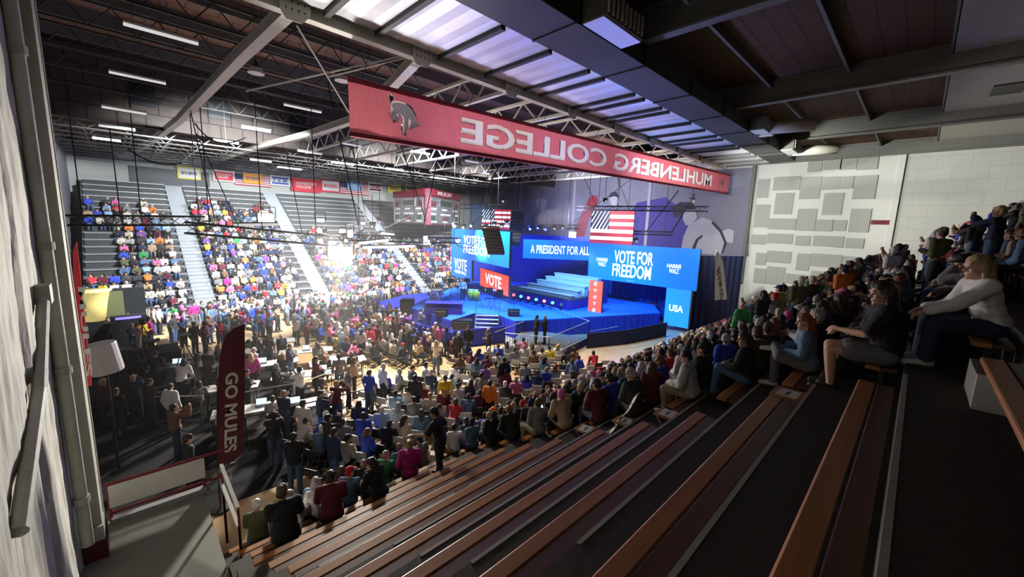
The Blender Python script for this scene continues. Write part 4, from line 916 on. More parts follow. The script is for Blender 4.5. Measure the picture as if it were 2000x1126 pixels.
def figure(seated=True, lean=8, twist=0, yaw=0, pitch=-5, hands=None, spread=.11, knee=(.44, .40), foot=.0, palms=None, curl=.6, elbow=None, shorts=False, slim=1.0, feet=None, knees=None, side=0):
    """joint layout of one pose; returns groups of tapered shapes: skin, top, tee, trousers, shoes, head frame"""
    L = {}
    Pv = Vector((0, 0, .12)) if seated else Vector((0, 0, .96))
    la = math.radians(lean); S_ = rx(-la) @ rz(math.radians(twist*.5)) if False else Matrix.Rotation(math.radians(twist), 3, 'Z') @ Matrix.Rotation(-la, 3, 'X') @ Matrix.Rotation(math.radians(side), 3, 'Y')
    up = S_ @ Vector((0, 0, 1)); rt = S_ @ Vector((1, 0, 0)); fw = S_ @ Vector((0, 1, 0))
    hip = {s: Pv + Vector((.095*s, 0, -.02)) for s in (-1, 1)}
    chest = Pv+up*.30; neck = Pv+up*.485; sh = {s: Pv+up*.445+rt*(.168*slim*s) for s in (-1, 1)}
    Hr = Matrix.Rotation(math.radians(twist+yaw), 3, 'Z') @ Matrix.Rotation(math.radians(pitch)-la*.45, 3, 'X')
    H = neck + (up*.5+Vector((0, 0, .5))).normalized()*.135 + fw*.015
    torso = [('e', Pv+up*.02, (.165*slim, .125, .125), S_), ('e', Pv+up*.17, (.140*slim, .105, .15), S_), ('e', chest+up*.02, (.160*slim, .112, .17), S_), ('c', sh[-1]-up*.01, .062, sh[1]-up*.01, .062), ('c', chest+up*.12, .09, neck-up*.03, .06)]
    skin = list(torso) + [('c', neck-up*.05, .056, H-Vector((0, 0, .03)), .052)]
    top = list(torso); tee = list(torso); tro = [('e', Pv+up*.0, (.165*slim, .125, .115), S_)]; shoe = []
    for s in (-1, 1):
        if seated:
            kn = Vector((spread*s, knee[0], .09)); an = Vector(((spread-.01)*s, knee[0]+foot-.03, .09-knee[1]))
        else:
            kn = Vector((.105*s, .02+foot*s*.5, .50)); an = Vector((.115*s, foot*s, .09))
        if knees and s in knees: kn = Vector(knees[s])
        if feet and s in feet: an = Vector(feet[s])
        fd = Vector((0.05*s, 1, 0)).normalized()
        skin += [('c', hip[s], .088*slim, kn, .058), ('c', kn, .056, kn.lerp(an, .35), .056), ('c', kn.lerp(an, .35), .056, an, .038), ('c', an+Vector((0, -.02, -.03)), .036, an+fd*.15+Vector((0, 0, -.05)), .026)]
        if shorts: tro += [('c', hip[s], .100, hip[s].lerp(kn, .62), .092)]
        else: tro += [('c', hip[s], .095*slim, kn, .066), ('c', kn, .066, an+Vector((0, 0, .02)), .056)]
        shoe += [('c', an+Vector((0, -.03, -.035)), .044, an+fd*.08+Vector((0, 0, -.045)), .042), ('c', an+fd*.08+Vector((0, 0, -.048)), .042, an+fd*.17+Vector((0, 0, -.055)), .032)]
        Wt = Vector(hands[s]) if hands else sh[s]+Vector((.05*s, .03, -.5))
        D = Wt-sh[s]; dist = min(D.length, .525); D.normalize(); Wp = sh[s]+D*dist
        a1, a2 = .285, .25; ca = max(-1, min(1, (a1*a1+dist*dist-a2*a2)/(2*a1*dist))); hgt = a1*math.sqrt(max(0, 1-ca*ca))
        hint = Vector(elbow[s]) if elbow and s in elbow else Vector((.45*s, -.35, -.8))
        hint = (hint - D*hint.dot(D)); hint = hint.normalized() if hint.length > 1e-3 else Vector((s, 0, 0))
        El = sh[s]+D*(a1*ca)+hint*hgt; fd2 = (Wp-El).normalized()
        skin += [('c', sh[s], .052, El, .041), ('c', El, .041, El.lerp(Wp, .3), .040), ('c', El.lerp(Wp, .3), .040, Wp, .026)]
        pl = Vector(palms[s]) if palms and s in palms else Vector((-.4*s, .1, -.9))
        skin += hand_prims(Wp, fd2, pl, -s, curl)
        top += [('c', sh[s], .060, El, .050), ('c', El, .050, El.lerp(Wp, .9), .038)]; tee += [('c', sh[s], .060, sh[s].lerp(El, .75), .054)]
        L['hand%d' % s] = Wp + fd2*.08
    F = lambda x, y, z: H + Hr @ Vector((x, y, z))
    skin += [('e', F(0, -.005, .035), (.074, .094, .098), Hr), ('e', F(0, .022, -.045), (.056, .066, .072), Hr), ('c', F(0, .085, .012), .009, F(0, .104, -.018), .015), ('c', F(-.04, .076, .038), .014, F(.04, .076, .038), .014),
             ('c', F(-.02, .079, -.058), .011, F(.02, .079, -.058), .011), ('e', F(0, .068, -.098), (.025, .022, .018), Hr), ('e', F(.076, -.005, -.005), (.010, .020, .032), Hr), ('e', F(-.076, -.005, -.005), (.010, .020, .032), Hr), ('e', F(.04, .055, -.02), (.025, .025, .025), Hr), ('e', F(-.04, .055, -.02), (.025, .025, .025), Hr)]
    base = [('e', F(0, -.012, .062), (.085, .098, .086), Hr), ('e', F(0, -.045, .012), (.083, .072, .085), Hr)]
    hair = {'short': base,
            'long': base + [('c', F(.068, -.02, .04), .032, F(.085, -.03, -.17), .030), ('c', F(-.068, -.02, .04), .032, F(-.085, -.03, -.17), .030), ('c', F(0, -.075, .0), .075, F(0, -.095, -.20), .060), ('c', F(.05, -.07, -.05), .05, F(.06, -.08, -.22), .035), ('c', F(-.05, -.07, -.05), .05, F(-.06, -.08, -.22), .035)],
            'bun': base + [('e', F(0, -.11, .09), (.045, .045, .045), Hr)],
            'cap': [('e', F(0, -.008, .070), (.086, .102, .078), Hr), ('e', F(0, .115, .068), (.062, .070, .011), Hr @ rx(-.12)), ('e', F(0, -.045, -.01), (.080, .062, .06), Hr)]}
    eyes = [('e', F(.031, .0835, .012), (.012, .008, .008), Hr), ('e', F(-.031, .0835, .012), (.012, .008, .008), Hr)]
    L.update(skin=skin, top=top, tee=tee, trousers=tro, shoes=shoe, hair=hair, eyes=eyes, H=H, torso=torso, neck=neck)
    return L
def template(name, vox=.0115, cvox=.014, **kw):
    f = figure(**kw); T = {'fig': f}
    T['body'] = sculpt('body_'+name, f['skin'], vox, 0, 3)
    T['top'] = sculpt('top_'+name, f['top'], cvox, .020, 3, .010); T['tee'] = sculpt('tee_'+name, f['tee'], cvox, .023, 3, .008)
    T['coat'] = sculpt('coat_'+name, f['top'] + [('c', f['neck']+Vector((-.05, -.05, -.01)), .045, f['neck']+Vector((.05, -.05, -.01)), .045)], cvox, .036, 3, .016, 7)
    T['trousers'] = sculpt('trousers_'+name, f['trousers'], cvox, .010, 3, .007); T['shoes'] = sculpt('shoes_'+name, f['shoes'], cvox, .004, 2)
    for h in f['hair']: T[h] = sculpt('hair_'+h+name, f['hair'][h], .011, .0, 2, .012 if h != 'cap' else .002, 26 if h != 'long' else 20)
    e = prims_to_mb(f['eyes']); me = bpy.data.meshes.new('eyes_'+name); me.from_pydata(e.v, [], e.f); me.materials.append(None); me.shade_smooth(); T['eyes'] = me
    return T
LAP = {-1: (-.10, .27, .21), 1: (.10, .27, .21)}
TP = {}
TP['lap'] = template('lap', lean=6, hands={-1: (-.12, .30, .20), 1: (.12, .30, .20)})
TP['lean'] = template('lean', lean=32, hands={-1: (-.05, .50, .28), 1: (.05, .50, .27)}, spread=.17, pitch=18, palms={-1: (1, 0, 0), 1: (-1, 0, 0)})
TP['phone'] = template('phone', lean=14, hands={-1: (-.05, .36, .36), 1: (.06, .36, .36)}, pitch=-22, palms={-1: (.8, -.4, .4), 1: (-.8, -.4, .4)}, curl=.8)
TP['turn'] = template('turn', lean=8, twist=-28, yaw=-38, hands={-1: (-.02, .33, .19), 1: (.18, .24, .20)}, pitch=-3)
TP['look'] = template('look', lean=4, twist=-8, yaw=-55, hands={-1: (.06, .24, .27), 1: (-.06, .22, .30)}, foot=-.06, palms={-1: (0, -1, 0), 1: (0, -1, 0)})
TP['slump'] = template('slump', lean=18, twist=14, yaw=25, hands={-1: (-.08, .36, .22), 1: (.10, .34, .22)}, pitch=-10, foot=.08, spread=.09)
TP['stand'] = template('stand', seated=False, lean=2, hands={-1: (-.25, .06, .90), 1: (.25, .06, .90)}, foot=.03)
TP['watch'] = template('watch', seated=False, lean=3, twist=-12, yaw=-22, hands={-1: (.05, .22, 1.14), 1: (-.05, .24, 1.18)}, foot=-.05, palms={-1: (0, -1, 0), 1: (0, -1, 0)})
TP['film'] = template('film', seated=False, lean=0, hands={-1: (-.05, .36, 1.50), 1: (.05, .36, 1.50)}, pitch=6, curl=.8, palms={-1: (.8, -.3, .3), 1: (-.8, -.3, .3)})
SEATED = ['lap', 'lean', 'phone', 'turn', 'look', 'slump']; STAND = ['stand', 'watch', 'film']
def piece(name, me, m, parent=None):
    o = bpy.data.objects.new(name, me); COL.objects.link(o)
    if parent: o.parent = parent
    o.material_slots[0].link = 'OBJECT'; o.material_slots[0].material = MATS[m]; return o
def person(loc, yaw, T, top, trou, hairc, style, skin, label, group=None, cut='top', eyes=False, shoes='shoe_dark', scale=1.0, hidef=None, cap=None):
    T = TP[T] if isinstance(T, str) else T
    o = piece('person', T['body'], 'skin_'+skin); o.location = loc; o.rotation_euler = (0, 0, yaw); o.scale = (scale,)*3
    tag(o, label, 'person', group)
    piece('top', T[cut], 'top_'+top, o); piece('trousers', T['trousers'], 'trousers_'+trou, o); piece('shoes', T['shoes'], shoes, o)
    if style == 'cap': piece('cap', T['cap'], 'top_'+(cap or 'navy'), o)
    elif style != 'bald': piece('hair', T[style], 'hair_'+hairc, o)
    if eyes: piece('eyes', T['eyes'], 'eye_dark', o)
    return o

# ------------------------------------------------------------------ who sits and stands where
NTH = ['zeroth'] + ordn[:] ; NTH[1] = 'first'
NTH += ['twenty-first', 'twenty-second', 'twenty-third', 'twenty-fourth', 'twenty-fifth', 'twenty-sixth', 'twenty-seventh', 'twenty-eighth', 'twenty-ninth', 'thirtieth', 'thirty-first', 'thirty-second', 'thirty-third', 'thirty-fourth', 'thirty-fifth', 'thirty-sixth', 'thirty-seventh', 'thirty-eighth', 'thirty-ninth', 'fortieth']
rp = random.Random(21)
DIM = [('black', 9), ('charcoal', 6), ('navy', 5), ('grey', 4), ('brown', 3), ('maroon', 3), ('olive', 2), ('teal', 2), ('denim', 3), ('tan', 3), ('pale_grey', 3), ('white', 3), ('cream', 3), ('red', 2), ('pink', 1), ('royal_blue', 2), ('green', 1), ('orange', 1), ('purple', 1), ('sky_blue', 1)]
BRI = [('black', 6), ('charcoal', 4), ('navy', 5), ('grey', 4), ('white', 6), ('pale_grey', 5), ('cream', 5), ('denim', 3), ('sky_blue', 4), ('royal_blue', 5), ('maroon', 3), ('red', 2), ('pink', 2), ('purple', 2), ('tan', 3), ('orange', 1.6), ('green', 1), ('brown', 2), ('yellow', .8), ('olive', 1), ('magenta', .8)]
def pick(tab): return rp.choices([k for k, _ in tab], [w for _, w in tab])[0]
HT = [('dark_brown', 5), ('brown', 5), ('black', 5), ('blond', 3), ('grey', 3.5), ('white', 2), ('auburn', 1.5)]
SK = [('fair', 6), ('tan', 3), ('brown', 1.5), ('dark', 1)]
GARM = {'top': 'sweater', 'tee': 'T-shirt', 'coat': 'coat'}
def attrs(tab): 
    st = pick([('short', 5), ('long', 4), ('bun', 1), ('cap', 1.6), ('bald', .35)])
    return dict(top=pick(tab), trou=pick([('black', 4), ('navy', 2), ('denim', 5), ('khaki', 2), ('grey', 2)]), hairc=pick(HT), style=st, skin=pick(SK), cut=pick([('top', 5), ('tee', 2.2), ('coat', 3)]), shoes=pick([('shoe_dark', 2), ('shoe_white', 1)]), cap=pick([('navy', 3), ('white', 2), ('red', 1.5), ('charcoal', 2), ('pink', .7)]), scale=rp.uniform(.95, 1.06))
slots = []
def slot(x, y, z, yaw, T, tab, where, zone, **kw):
    d = attrs(tab); d.update(x=x, y=y, z=z, yaw=yaw, T=T, where=where, zone=zone); d.update(kw)
    h = project((x, y, z+(.80 if T in SEATED else 1.6)))
    if h is None or not (-60 < h[0] < 2060 and -60 < h[1] < 1190): return
    d['px'] = h; slots.append(d)
RESERVED = set()
SEATX = lambda k: 6.72 + .56*k
for i in range(-3, 14):
    for k in range(37):
        x = SEATX(k) + rp.uniform(-.06, .06)
        if rp.random() < (.05 if i < 9 else .12): continue
        if i >= 10 and (k < 1 or rp.random() < .15): continue
        y = SEATY(i) - .15
        far_end = x > 12.5 and i >= 4
        if far_end and rp.random() < .50:
            slot(x, y+.34, TREADZ(i), rp.uniform(-.9, -.1), rp.choice(STAND), DIM, '%s bench up beyond aisle, %s along' % (NTH[i+4], NTH[k+1]), 'near', row=i, k=k)
        else:
            slot(x, y, SEATZ(i), rp.uniform(-.45, .15), rp.choices(SEATED, [3, 2, 2, 5, 5, 2])[0], DIM, '%s bench up beyond aisle, %s along' % (NTH[i+4], NTH[k+1]), 'near', row=i, k=k)
for i, xs in ((-3, np.arange(1.6, 5.6, .57)), (-2, np.arange(2.0, 5.5, .6))):
    for k, x in enumerate(xs[::-1]):
        if rp.random() < .08: continue
        slot(float(x), SEATY(i)-.15, SEATZ(i), rp.uniform(-.6, .1), rp.choices(SEATED, [3, 2, 3, 4, 4, 2])[0], DIM, '%s bench up, %s left of the aisle' % (NTH[i+4], NTH[k+1]), 'left', row=i, k=k)
STC = Vector((22.5, 22, 0))
chairs = []
def facing(x, y, j=.25): d = STC - Vector((x, y, 0)); return math.atan2(-d.x, d.y) + rp.uniform(-j, j)
for r_, y in enumerate((10.5, 11.45, 12.4, 13.35, 14.3)):
    for k in range(24):
        x = 3.4 + .62*k + .3*(r_ % 2)
        if x > 11.5+r_*.4 and r_ > 1 and 12.0 < x < 13.2: continue
        if x > 17.2 - .5*r_ or (r_ > 2 and x < 6.5): continue
        ya = facing(x, y, .12); chairs.append((x, y, ya, r_, k))
        if rp.random() < .22: continue
        dz = Vector((-math.sin(ya), math.cos(ya), 0))*.02
        slot(x+dz.x, y+dz.y, .41, ya+rp.uniform(-.2, .2), rp.choice(SEATED), BRI, '%s chair row on floor, %s from flag' % (NTH[r_+1], NTH[k+1]), 'floor')
for r_, x in enumerate((12.3, 11.4, 10.5, 9.6, 8.7, 7.9)):
    for k in range(22):
        y = 15.6 + .60*k + .25*(r_ % 2)
        if y > 28.5 or (14.0 < y - .8*r_ < 15.2) or (r_ > 3 and y < 18): continue
        if rp.random() < .1: continue
        slot(x+rp.uniform(-.15, .15), y, 0, facing(x, y, .5), rp.choice(STAND), BRI, 'standing %s row from barrier, %s along' % (NTH[r_+1], NTH[k+1]), 'pit') if rp.random() < .45 else slot(x, y, .41, facing(x, y, .2), rp.choice(SEATED), BRI, 'seated %s row from barrier, %s along' % (NTH[r_+1], NTH[k+1]), 'pit', chair=True)
for k in range(150):
    x, y = rp.uniform(-1.2, 13.5), rp.uniform(25.5, 33.0)
    if 6.5 < x < 8 and y > 30: continue
    if x < 2.2 and y < 27: continue
    slot(x, y, 0, facing(x, y, .9), rp.choice(STAND), BRI, 'court', 'farfloor')
for k in range(26):
    x, y = rp.uniform(13.8, 21), rp.uniform(31, 33.5)
    if (x-13.8)*1.25 + 28.6 > y-.6: continue
    slot(x, y, 0, facing(x, y, .6), rp.choice(STAND), BRI, 'court', 'farfloor')
for j in range(21):
    for s, (a, c) in enumerate(secs):
        n = int((c-a-.3)/.54)
        for k in range(n):
            x = a+.3+.54*k
            top_row = (15, 16, 11, 9)[s]; 
            if s == 3 and x > 29: top_row = 6
            if j > top_row or (j > top_row-2 and rp.random() < .45) or rp.random() < .10: continue
            if s == 0 and x < -.3 and 4 < j < 12: continue
            slot(x, FY(j)+.13, FZ(j), PI+rp.uniform(-.5, .5), rp.choice(SEATED), BRI, 'far', 'far')
# people singled out from the photograph, put on the nearest free seat
NOTE = [((1225, 738), dict(top='teal', hairc='blond', style='long', cut='coat', T='slump', trou='navy')), ((1282, 700), dict(top='sky_blue', hairc='black', style='short', cut='tee', T='phone', trou='denim')),
        ((1195, 725), dict(top='red', hairc='brown', style='long', cut='top')), ((1165, 765), dict(top='maroon', hairc='dark_brown', style='short', cut='coat')), ((1112, 735), dict(top='royal_blue', hairc='blond', style='bald', cut='top')),
        ((1405, 672), dict(top='charcoal', hairc='black', style='short', cut='coat', T='turn')), ((1440, 650), dict(top='black', hairc='black')), ((1320, 668), dict(top='black', hairc='dark_brown', style='long')),
        ((1470, 655), dict(top='black', hairc='black', style='short', cut='coat', T='look')), ((1510, 610), dict(top='black', hairc='dark_brown', style='short')), ((1540, 590), dict(top='black', hairc='black', style='short', cut='tee')),
        ((1775, 465), dict(top='black', style='cap', cap='red')), ((1620, 548), dict(top='navy', style='cap', cap='pink')), ((1660, 560), dict(top='pink', style='cap', cap='pink')), ((1700, 500), dict(top='grey', hairc='dark_brown')),
        ((1440, 575), dict(top='green', hairc='brown')), ((1145, 690), dict(top='purple', hairc='brown', style='short', cut='coat')), ((1260, 650), dict(top='cream', style='cap', cap='red')), ((1275, 645), dict(top='navy', hairc='white', style='short')),
        ((1230, 655), dict(top='charcoal', hairc='white', style='short')), ((1085, 790), dict(top='black', hairc='dark_brown')), ((1020, 790), dict(top='black', style='cap', cap='red', cut='coat')), ((968, 800), dict(top='olive', style='cap', cap='orange', cut='coat')),
        ((905, 820), dict(top='navy', hairc='black', cut='coat', style='short')), ((930, 810), dict(top='denim', hairc='brown', cut='top')), ((640, 905), dict(top='maroon', hairc='brown')), ((730, 880), dict(top='black', hairc='brown')), ((830, 850), dict(top='denim', hairc='brown')), ((770, 870), dict(top='navy', hairc='black')), ((700, 890), dict(top='black', hairc='brown')), ((570, 930), dict(top='charcoal', hairc='dark_brown')), ((1480, 590), dict(top='tan', hairc='auburn', style='long')),
        ((490, 700), dict(top='magenta', hairc='blond')), ((590, 790), dict(top='white', hairc='brown', style='short', cut='tee')), ((730, 630), dict(top='red', hairc='black'))]
used = set()
for (px, py), kw in NOTE:
    zn = ('left',) if px < 830 and py > 860 else ('near', 'left') if px > 880 else ('floor', 'pit', 'farfloor')
    best = min((q for q in range(len(slots)) if q not in used and slots[q]['zone'] in zn), key=lambda q: (slots[q]['px'][0]-px)**2 + (slots[q]['px'][1]-py)**2)
    used.add(best); slots[best].update(kw); slots[best]['note'] = True
# seats taken by the specially posed people close to the camera, and by the reserved stools
SPECIAL = [(5, 0), (5, 1), (5, 2), (6, 0), (6, 1), (7, 0), (7, 1), (8, 0), (8, 1), (9, 0), (9, 1), (9, 2), (9, 3), (9, 4), (10, 0), (10, 1)]
slots = [s for s in slots if not (s['zone'] == 'left' and s['row'] == -2 and 4.35 < s['x'] < 5.1) and not (s['zone'] == 'near' and (s['row'], s['k']) in SPECIAL)]
# the largest in the picture become individuals, the rest one mass
HID = [s for s in slots if s['zone'] in ('near', 'left', 'floor', 'pit')]
def vis_rank(s): return s['px'][2] - (8 if s.get('note') else 0) + (0 if s['zone'] != 'near' else (2.0 if s['row'] < 0 else 0)) 
HID.sort(key=vis_rank); IND = HID[:236]; ids = set(id(s) for s in IND); REST = [s for s in slots if id(s) not in ids]
gname = {'near': 'crowd seated beyond the aisle', 'left': 'people on the lowest benches left of the aisle', 'floor': 'people on floor chairs below the stand', 'pit': 'people before the stage barrier'}
def describe(s):
    g = ('bald head' if s['style'] == 'bald' else '%s cap' % s['cap'].replace('_', ' ') if s['style'] == 'cap' else '%s %s hair' % ({'short': 'short', 'long': 'long', 'bun': 'tied'}[s['style']], s['hairc'].replace('dark_brown', 'dark')))
    return 'person, %s %s, %s, %s' % (s['top'].replace('_', ' '), GARM[s['cut']], g, s['where'])
for s in IND:
    person((s['x'], s['y'], s['z']), s['yaw'], s['T'], s['top'], s['trou'], s['hairc'], s['style'], s['skin'], describe(s), gname[s['zone']], s['cut'], s['px'][2] < 12, s['shoes'], s['scale'] if s['T'] in STAND else 1.0, cap=s['cap'])

def reduced(me, ratio):
    o = bpy.data.objects.new('reduce_source', me); COL.objects.link(o)
    md = o.modifiers.new('d', 'DECIMATE'); md.ratio = ratio
    m2 = bpy.data.meshes.new_from_object(o.evaluated_get(bpy.context.evaluated_depsgraph_get())); bpy.data.objects.remove(o)
    m2.calc_loop_triangles(); v = np.empty(len(m2.vertices)*3, np.float32); m2.vertices.foreach_get('co', v); t = np.empty(len(m2.loop_triangles)*3, np.int32); m2.loop_triangles.foreach_get('vertices', t)
    bpy.data.meshes.remove(m2); return v.reshape(-1, 3), t.reshape(-1, 3)
LOD = {}
def lod(Tn, style, level):
    key = (Tn, style, level)
    if key in LOD: return LOD[key]
    T = TP[Tn]; vs, ts, rg, n = [], [], [], 0
    for region, k, tgt in ((0, 'body', (900, 260)), (1, 'top', (420, 110)), (2, 'trousers', (260, 70)), (3, 'shoes', (80, 24)), (4, style if style != 'bald' else None, (160, 50))):
        if k is None: continue
        v, t = reduced(T[k], min(1, tgt[level]/max(1, 2*len(T[k].polygons)))); vs.append(v); ts.append(t+n); rg.append(np.full(len(v), region)); n += len(v)
    LOD[key] = (np.concatenate(vs), np.concatenate(ts), np.concatenate(rg)); return LOD[key]
VV, TT, CC, nv = [], [], [], 0
for s in REST:
    v, t, r_ = lod(s['T'], s['style'], 0 if s['px'][2] < 24 else 1)
    c, q = math.cos(s['yaw']), math.sin(s['yaw']); vv = v @ np.array([[c, q, 0], [-q, c, 0], [0, 0, 1]], np.float32) + np.array([s['x'], s['y'], s['z']], np.float32)
    pal = np.array([SKIN[s['skin']], TOPS[s['top']], TROU[s['trou']], (.03, .03, .03), TOPS[s['cap']] if s['style'] == 'cap' else HAIR[s['hairc']]], np.float32)
    VV.append(vv); TT.append(t+nv); CC.append(pal[r_]); nv += len(v)
VV = np.concatenate(VV).astype(np.float32); TT = np.concatenate(TT).astype(np.int32); CC = np.concatenate(CC); CC = np.concatenate([CC, np.ones((len(CC), 1), np.float32)], 1).astype(np.float32)
me = bpy.data.meshes.new('crowd'); me.vertices.add(len(VV)); me.vertices.foreach_set('co', VV.ravel()); me.loops.add(TT.size); me.loops.foreach_set('vertex_index', TT.ravel())
me.polygons.add(len(TT)); me.polygons.foreach_set('loop_start', np.arange(0, TT.size, 3, dtype=np.int32)); me.update(calc_edges=True); me.shade_smooth()
at_ = me.color_attributes.new('cloth_colour', 'FLOAT_COLOR', 'POINT'); at_.data.foreach_set('color', CC.ravel())
cm = bpy.data.materials.new('crowd_cloth'); cm.use_nodes = True; bb = cm.node_tree.nodes['Principled BSDF']; bb.inputs['Roughness'].default_value = .8
an = cm.node_tree.nodes.new('ShaderNodeAttribute'); an.attribute_name = 'cloth_colour'; cm.node_tree.links.new(an.outputs['Color'], bb.inputs['Base Color'])
me.materials.append(cm); co_ = bpy.data.objects.new('crowd', me); COL.objects.link(co_)
tag(co_, 'dense crowd packing the far stand, the court floor and the upper benches', 'crowd', kind='stuff')
print('PEOPLE', len(slots), len(IND), 'tris', len(TT), {z: sum(1 for s in slots if s['zone'] == z) for z in ('near', 'left', 'floor', 'pit', 'farfloor', 'far')})

# ------------------------------------------------------------------ hung lighting trusses, cables, speakers
def box_truss(label, p, q, s=.38, drops=(), roof=12.9, name='lighting_truss'):
    p, q = Vector(p), Vector(q); d = (q-p); L = d.length; d /= L; sd = d.cross(Vector((0, 0, 1))).normalized(); up = sd.cross(d)
    t = thing(name, label, 'truss', (p+q)/2); ch = MB(); lc = MB()
    co = [(sd*a+up*b)*(s/2) for a, b in ((-1, -1), (1, -1), (1, 1), (-1, 1))]
    for c in co: ch.tube(p+c, q+c, .045, n=6)
    n = max(3, int(L/(s*1.1)))
    for i in range(n):
        for j in range(4):
            a, c = (co[j], co[(j+1) % 4]) if i % 2 else (co[(j+1) % 4], co[j]); lc.bar(p+d*(L*i/n)+a, p+d*(L*(i+1)/n)+c, .028)
    ch.build('chords', 'steel_black', t); lc.build('lacing', 'steel_black', t)
    for f in drops:
        a = p+d*(L*f); MB().tube(a, (a.x, a.y, roof), .022, n=5).build('hanger', 'steel_black', t)
    return t
T1 = (P(130, 430, 'y', 25.5), P(400, 431, 'y', 25.5)); T2 = (P(362, 444, 'y', 24), P(642, 470, 'y', 22.5)); T3 = (P(640, 462, 'y', 24.5), P(897, 470, 'y', 24.0))
box_truss('black lighting truss hung level across the crowd beside the grey column', *T1, .42, (.1, .5, .95))
box_truss('black lighting truss slanting towards the bright flood lamp', *T2, .5, (.15, .5, .9))
box_truss('black lighting truss running from the flood lamp to the left screen', *T3, .36, (.2, .6, .95))
box_truss('thin black truss in front of the mural over the right screen', P(1130, 406, 'x', 31), P(1382, 408, 'x', 31), .34, (.1, .35, .9), 13)
box_truss('short black truss across the violet part of the mural', P(1180, 452, 'x', 29.5), P(1312, 456, 'x', 29.5), .25, (.2, .9), 12.9)
box_truss('thin black truss over the left screen', P(898, 403, 'y', 30), P(990, 404, 'y', 28), .34, (.2, .8), 12.9)
box_truss('black truss loaded with lamps above the middle screen', P(1010, 440, 'x', 30.5), P(1130, 443, 'x', 30.5), .34, (.15, .85), 12.9)
cab = [((690, 290), (716, 432), 'second letter-side hang line left of the mule'), ((783, 282), (832, 432), ''), ((857, 300), (826, 446), ''), ((977, 318), (935, 408), ''), ((985, 335), (700, 470), ''), ((640, 160), (700, 440), ''), ((1045, 345), (1000, 410), ''), ((1140, 345), (1165, 402), ''),
       ((1240, 345), (1110, 440), ''), ((1325, 372), (1262, 452), ''), ((1358, 378), (1311, 455), ''), ((1010, 340), (905, 460), ''), ((214, 250), (236, 428), ''), ((372, 215), (420, 432), ''), ((384, 260), (470, 450), ''), ((560, 300), (590, 455), ''), ((1062, 345), (1050, 438), ''), ((1205, 345), (1230, 410), '')]
cl = ['thin black hang line left of the mule, above the flood lamp', 'black hang line falling from the mule to the scoreboard wedge', 'black hang line crossing the right scoreboard face', 'black hang line above the left stars and stripes screen', 'long black hang line slanting down from the banner towards the flood lamp',
      'long black hang line from the banner corner to the flood lamp truss', 'black hang line beside the tall speaker array', 'black hang line above the big stars and stripes screen, left one', 'black hang line slanting across the middle of the mural', 'black hang line down to the violet mural patch, left one',
      'black hang line down to the violet mural patch, right one', 'black hang line slanting across the top of the left screen', 'black hang line nearest the grey column', 'black hang line behind the yellow bordered flag', 'black hang line beside the scarlet flag', 'black hang line below the blue and white flag', 'black hang line above the middle screen', 'black hang line above the big stars and stripes screen, right one']
for (p, q, _), lb in zip(cab, cl):
    a, c = P(*p, 'y', 23), P(*q, 'y', 23)
    if p[0] > 1000: a, c = P(*p, 'x', 28.5), P(*q, 'x', 28.5)
    tag(MB().tube(a, c, .035 if p[0] in (783, 857, 1325, 1358, 640, 977) else .02, n=6).build('hang_line', 'steel_black', loc=c), lb, 'cable', 'hang lines of the lighting rig')
for k, (a, m, c, lb) in enumerate((((250, 290), (300, 330), (355, 318), 'black cable sagging below the roof beside the grey column'), ((880, 460), (905, 503), (935, 470), 'black cable looping in front of the left screen'), ((380, 240), (420, 300), (480, 268), 'black cable sagging above the scarlet flag'), ((985, 488), (996, 490), (1002, 470), 'short black cable loop beside the speaker array'))):
    pts = []
    for i in range(13):
        f = i/12; x = (1-f)**2*a[0]+2*f*(1-f)*m[0]+f*f*c[0]; y = (1-f)**2*a[1]+2*f*(1-f)*m[1]+f*f*c[1]; pts.append(P(x, y, 'y', 24.0))
    tag(MB().path(pts, .03, 5).build('sagging_cable', 'steel_black', loc=pts[0]), lb, 'cable')

def line_array(label, top, bot, n, wd, tilt0, tilt1, d=Vector((-.62, -.78, 0))):
    t = thing('line_array', label, 'speaker', top); top, bot = Vector(top), Vector(bot); sd = d.cross(Vector((0, 0, 1))).normalized(); h = (top-bot).length/n
    for i in range(n):
        f = (i+.5)/n; c = top.lerp(bot, f) + d*(.55*(math.sin(f*PI*.5)*.5) - .25*f*f*2); a = tilt0+(tilt1-tilt0)*f
        up = (Vector((0, 0, 1))*math.cos(a) + d*math.sin(a)).normalized(); fr = sd.cross(up)
        if fr.dot(d) < 0: fr = -fr
        b_ = MB().frame_box(c, sd, up, fr, -wd/2, wd/2, -h*.47, h*.47, -.5, 0).build('speaker_box', 'steel_black', t)
        MB().frame_box(c, sd, up, fr, -wd*.46, wd*.46, -h*.40, h*.40, 0, .015).build('grille', 'steel_dark', b_)
    MB().frame_box(top, sd, Vector((0, 0, 1)), d, -wd/2, wd/2, .02, .14, -.6, .1).build('fly_bar', 'steel_grey', t)
    MB().tube(top+Vector((0, 0, .1)), (top.x, top.y, 12.9), .03, n=6).build('chain', 'steel_black', t)
def azp(px, py, dist):
    e = elev(px, py); return Vector((e[1]*dist, e[2]*dist, CAMZ+dist*e[0]))
line_array('black curved speaker array hanging in front of the left screen', azp(958, 445, 25.5), azp(970, 498, 25.5), 8, 1.1, -.05, .35)
line_array('tall black curved speaker array hanging beside the left screen', azp(1012, 412, 34), azp(1003, 480, 34), 10, 1.05, -.05, .35)

